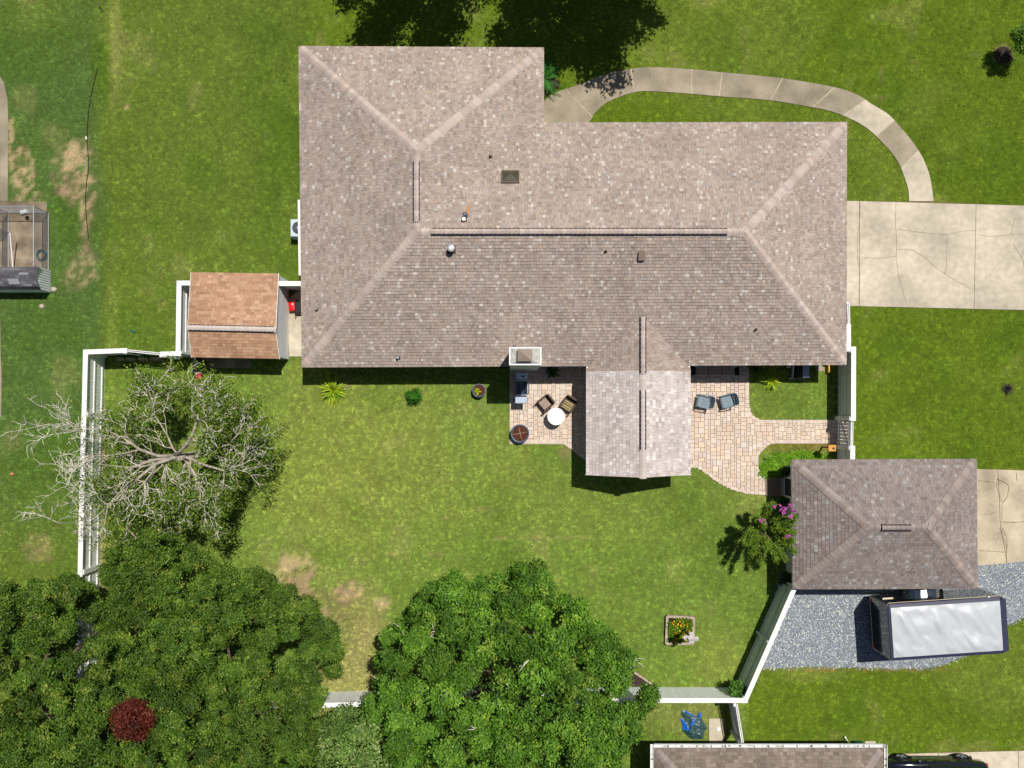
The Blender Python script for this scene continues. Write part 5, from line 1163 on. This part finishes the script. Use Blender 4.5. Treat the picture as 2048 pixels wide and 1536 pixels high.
for y in (-hy+.06,hy-.06): O('door_frame', MB().box((-hx-.03,y,1.38), (.03,.03,1.84)), 'cream')
for z in (.47,2.29): O('door_frame', MB().box((-hx-.03,0,z), (.03,Wy-.1,.03)), 'cream')
for y in (-.6,0,.6): O('hinge', MB().box((-hx-.055,y,.52), (.03,.12,.05)), 'metal_galv', pr=None)
for y in (-hy+.18,hy-.18): O('tail_light', MB().box((-hx-.055,y,.62), (.02,.09,.18)), 'red_plastic')
fen = MB(); fen.loft([[(-.15+r_*math.cos(a_),hy+w_,.42+r_*math.sin(a_)*.75) for a_ in [math.pi*k/10 for k in range(11)]] for r_, w_ in ((.86,.0),(.86,.22))], False, False, closed=False); fen.loft([[(-1.0,hy,.42),(-1.0,hy+.22,.42),(-.98,hy+.22,.40),(-.98,hy,.40)],[(.7,hy,.42),(.7,hy+.22,.42),(.68,hy+.22,.40),(.68,hy,.40)]]); O('fender', fen, 'chrome')
for s_ in (-1,1):
    for x in (-.55,.25):
        wl = O('wheel', MB().tube([(x,s_*(hy-.02),.34),(x,s_*(hy+.18),.34)], .34, 20), 'rubber'); O('rim', MB().tube([(x,s_*(hy+.18),.34),(x,s_*(hy+.19),.34)], .2, 16), 'chrome', pr=wl)
O('tongue', MB().beam((hx+.1,-.5,.5),(hx+1.1,0,.5),.08,.12), 'black_matt'); O('tongue', MB().beam((hx+.1,.5,.5),(hx+1.1,0,.5),.08,.12), 'black_matt'); O('jack', MB().lathe((hx+1.0,0,0), [(.05,0),(.04,.8),(.06,.82)], 10), 'metal_grey')
O('marker_light', MB().lathe((hx-.5,hy-.02,2.25), [(.07,0),(.05,.06)], 12), 'white_plastic')
O('handle', MB().box((-hx+.45,hy+.02,1.3), (.5,.04,.04)), 'cream')

# ------------------------------------------------------------------ SUV (front to the west)
q = P(1854,1546); t = thing('parked_suv', 'glossy black sport utility vehicle with silver roof rails, cut by the bottom edge', 'car', (q.x,q.y,.03), math.pi); O = lambda nm, mb, m, sm=True, pr=None: obj(nm, mb, MT[m], pr or t, local=True, smooth=sm)
def cring(x, hw, z0, zb): return [(x,-hw*.92,z0),(x,-hw,z0+.18),(x,-hw,zb-.18),(x,-hw*.95,zb-.04),(x,-hw*.82,zb),(x,hw*.82,zb),(x,hw*.95,zb-.04),(x,hw,zb-.18),(x,hw,z0+.18),(x,hw*.92,z0)]
O('body', MB().loft([cring(-2.46,.62,.5,.9), cring(-2.42,.80,.42,1.0), cring(-2.25,.92,.36,1.06), cring(-1.5,.97,.32,1.08), cring(0,.98,.30,1.06), cring(1.1,.97,.30,1.06), cring(1.9,.94,.32,.98), cring(2.3,.86,.38,.88), cring(2.43,.66,.45,.78)]), 'car_paint')
def gring(x, hb, ht, zb, zt): return [(x,-hb,zb),(x,-ht,zt),(x,ht,zt),(x,hb,zb)]
O('windows', MB().loft([gring(-2.28,.80,.60,1.04,1.12), gring(-1.95,.84,.66,1.04,1.66), gring(-.6,.86,.70,1.04,1.72), gring(.45,.86,.69,1.04,1.66), gring(1.2,.82,.60,1.03,1.06)]), 'glass_dark', False)
O('roof', MB().loft([[(x,-w_,z-.03),(x,-w_*.8,z+.02),(x,w_*.8,z+.02),(x,w_,z-.03)] for x, w_, z in ((-2.1,.60,1.62),(-1.9,.68,1.70),(-.6,.72,1.75),(.4,.71,1.69),(.55,.66,1.64))]), 'car_paint')
for s_ in (-1,1):
    O('roof_rail', MB().tube([(-1.75,s_*.66,1.74),(-1.6,s_*.66,1.79),(.1,s_*.66,1.77),(.25,s_*.66,1.71)], .022, 8), 'chrome')
    mi = O('mirror', MB().bbox((.92,s_*1.06,1.08), (.14,.2,.14), .04), 'car_paint'); O('mirror_cap', MB().bbox((.92,s_*1.06,1.155), (.1,.14,.02), .01), 'chrome', pr=mi)
    for x in (-.75,.35): O('door_handle', MB().box((x,s_*.985,.93), (.22,.03,.04)), 'chrome', False)
    O('sill_strip', MB().box((-.1,s_*.975,.40), (2.3,.03,.06)), 'chrome', False)
    O('headlight', MB().bbox((2.28,s_*.66,.76), (.3,.34,.14), .05), 'chrome'); O('tail_light', MB().bbox((-2.38,s_*.7,.86), (.12,.26,.2), .04), 'red_plastic')
    for x in (-1.45,1.45):
        wl = O('wheel', MB().tube([(x,s_*.74,.36),(x,s_*.99,.36)], .37, 22), 'rubber'); O('rim', MB().tube([(x,s_*.985,.36),(x,s_*1.0,.36)], .25, 14), 'steel_lid', pr=wl)
        for k in range(5): O('spoke', MB().beam((x,s_*1.003,.36),(x+.23*math.cos(k*1.2566),s_*1.003,.36+.23*math.sin(k*1.2566)),.02,.05), 'metal_grey', False, pr=wl)
        arc = MB(); arc.loft([[(x+rr*math.cos(a_),s_*yy,.36+rr*math.sin(a_)) for a_ in [math.pi*k/12 for k in range(13)]] for rr, yy in ((.40,.95),(.40,1.02),(.46,1.0),(.46,.95))], False, False, closed=False); O('wheel_arch', arc, 'black_matt')

# ------------------------------------------------------------------ kennel
kn = thing('dog_kennel', 'chain-link dog kennel with galvanised frame on a stained slab at the left edge', 'kennel', tuple(P(58,485))); KH = 1.3; KZ = .026
kp = {k: P(*v) for k, v in dict(ne=(98,426), se=(98,541), dn=(18,426), ds=(18,541), nw=(-45,426), sw=(-45,541), dm=(18,465), wm=(-45,440)).items()}
up = lambda p, z: Vector((p.x,p.y,z))
for k in kp: obj('post', MB().tube([up(kp[k],KZ), up(kp[k],KH)], .02, 8), MT['metal_galv'], kn)
def panel(a, b):
    a, b = kp[a], kp[b]
    for z in (.06, KH): obj('rail', MB().tube([up(a,z), up(b,z)], .017, 8), MT['metal_galv'], kn)
    L = (b-a).length; u = (b-a).normalized(); mb = MB(); s_ = -KH
    while s_ < L:
        for sg in (0,1):
            p0_, p1_ = (s_, s_+KH) if sg == 0 else (s_+KH, s_); z0, z1 = .06, KH
            lo, hi = min(p0_,p1_), max(p0_,p1_); c0, c1 = max(lo,0), min(hi,L)
            if c1 > c0:
                za = z0 + (z1-z0)*((c0-lo)/KH if sg == 0 else 1-(c0-lo)/KH); zb = z0 + (z1-z0)*((c1-lo)/KH if sg == 0 else 1-(c1-lo)/KH); mb.tube([up(a+u*c0,za), up(a+u*c1,zb)], .0035, 3, cap=False)
        s_ += .085
    obj('chain_link', mb, MT['metal_galv'], kn, kind='stuff')
for a, b in (('ne','se'),('nw','dn'),('dn','ne'),('dn','dm'),('dm','ds'),('wm','dm')): panel(a, b)
tag(obj('pole', MB().tube([P(20,466,.9), P(26,536,.12)], .03, 8), MT['white_plastic']), 'white pole leaning inside the chain-link kennel', 'pole')
q = P(85,510); hs = thing('garden_hose', 'coiled teal garden hose lying in the kennel', 'hose', (q.x,q.y,.03)); R = random.Random(2)
for k in range(7):
    r_ = .2 + .02*R.random(); ox, oy = R.uniform(-.03,.03), R.uniform(-.04,.04); obj('coil', MB().tube([(q.x+ox+r_*math.cos(a_*.2618)*(.92+.1*R.random()), q.y+oy+r_*math.sin(a_*.2618)*1.1, .05+k*.022) for a_ in range(25)], .014, 6), MT['hose_teal'], hs)
tag(obj('feed_bowl', MB().lathe((P(56,436).x,P(56,436).y,.03), [(.07,0),(.10,.06),(.08,.05)], 14), MT['black_matt']), 'small black bowl on the kennel slab', 'bowl')
tag(obj('blue_bag', MB().bbox((P(46,423,.2).x,P(46,423,.2).y,.12), (.34,.2,.2), .08, .2), MT['corrugated']), 'pale blue plastic bag by the kennel\'s north rail', 'bag')
# small things on the left lawn
cl = PP([(196,136),(189,165),(182,195),(177,235),(175,277),(177,310),(178,335),(174,365),(172,400),(174,440),(178,478)]); cl = smooth_poly(cl, 6)
t = thing('black_cable', 'thin black cable lying across the left lawn with white joints', 'cable', (cl[0][0],cl[0][1],0)); obj('cord', MB().tube([(a,b,.05) for a,b in cl], .016, 5), MT['cable'], t); obj('joint', MB().box((P(174,277).x,P(174,277).y,.06), (.06,.14,.06)), MT['white_plastic'], t)
tag(obj('marker_stake', MB().tube([P(199,12,.02), P(198,6,.4), P(198,-3,.75)], .03, 6), MT['white_plastic']), 'white marker stake at the top left edge of the lawn', 'stake')
def rockmb(px, py, r, z=.0):
    q = P(px,py); mb = MB(); R = random.Random(px)
    mb.loft([[(q.x+r*k_*math.cos(a_*.785)*R.uniform(.8,1.15), q.y+r*k_*math.sin(a_*.785)*R.uniform(.8,1.15), z+h*r) for a_ in range(8)] for k_, h in ((.9,-.2),(1,.2),(.8,.55),(.3,.7))]); return mb
tag(obj('rock', rockmb(84,613,.13), MT['rock'], smooth=True), 'pale rock on the grass below the low grey shed', 'rock')
tag(obj('rock', rockmb(108,579,.15), MT['rock'], smooth=True), 'tan flat stone at the white metal end of the low shed', 'rock')
q = P(25,947,.03); tag(obj('fallen_leaf', MB().loft([[(q.x-.14,q.y-.02,.05),(q.x-.03,q.y+.08,.09),(q.x+.0,q.y+.02,.05)],[(q.x-.02,q.y-.10,.05),(q.x+.08,q.y-.03,.09),(q.x+.14,q.y-.05,.05)]], False, False, closed=False), MT['leaf_brown']), 'single large curled brown leaf on the left lawn', 'leaf')
tag(obj('sprinkler_cap', MB().lathe((P(266,663).x,P(266,663).y,0), [(.08,0),(.08,.06),(.03,.07)], 12), MT['green_plastic']), 'small dark teal sprinkler cap in the lawn west of the shed', 'sprinkler')
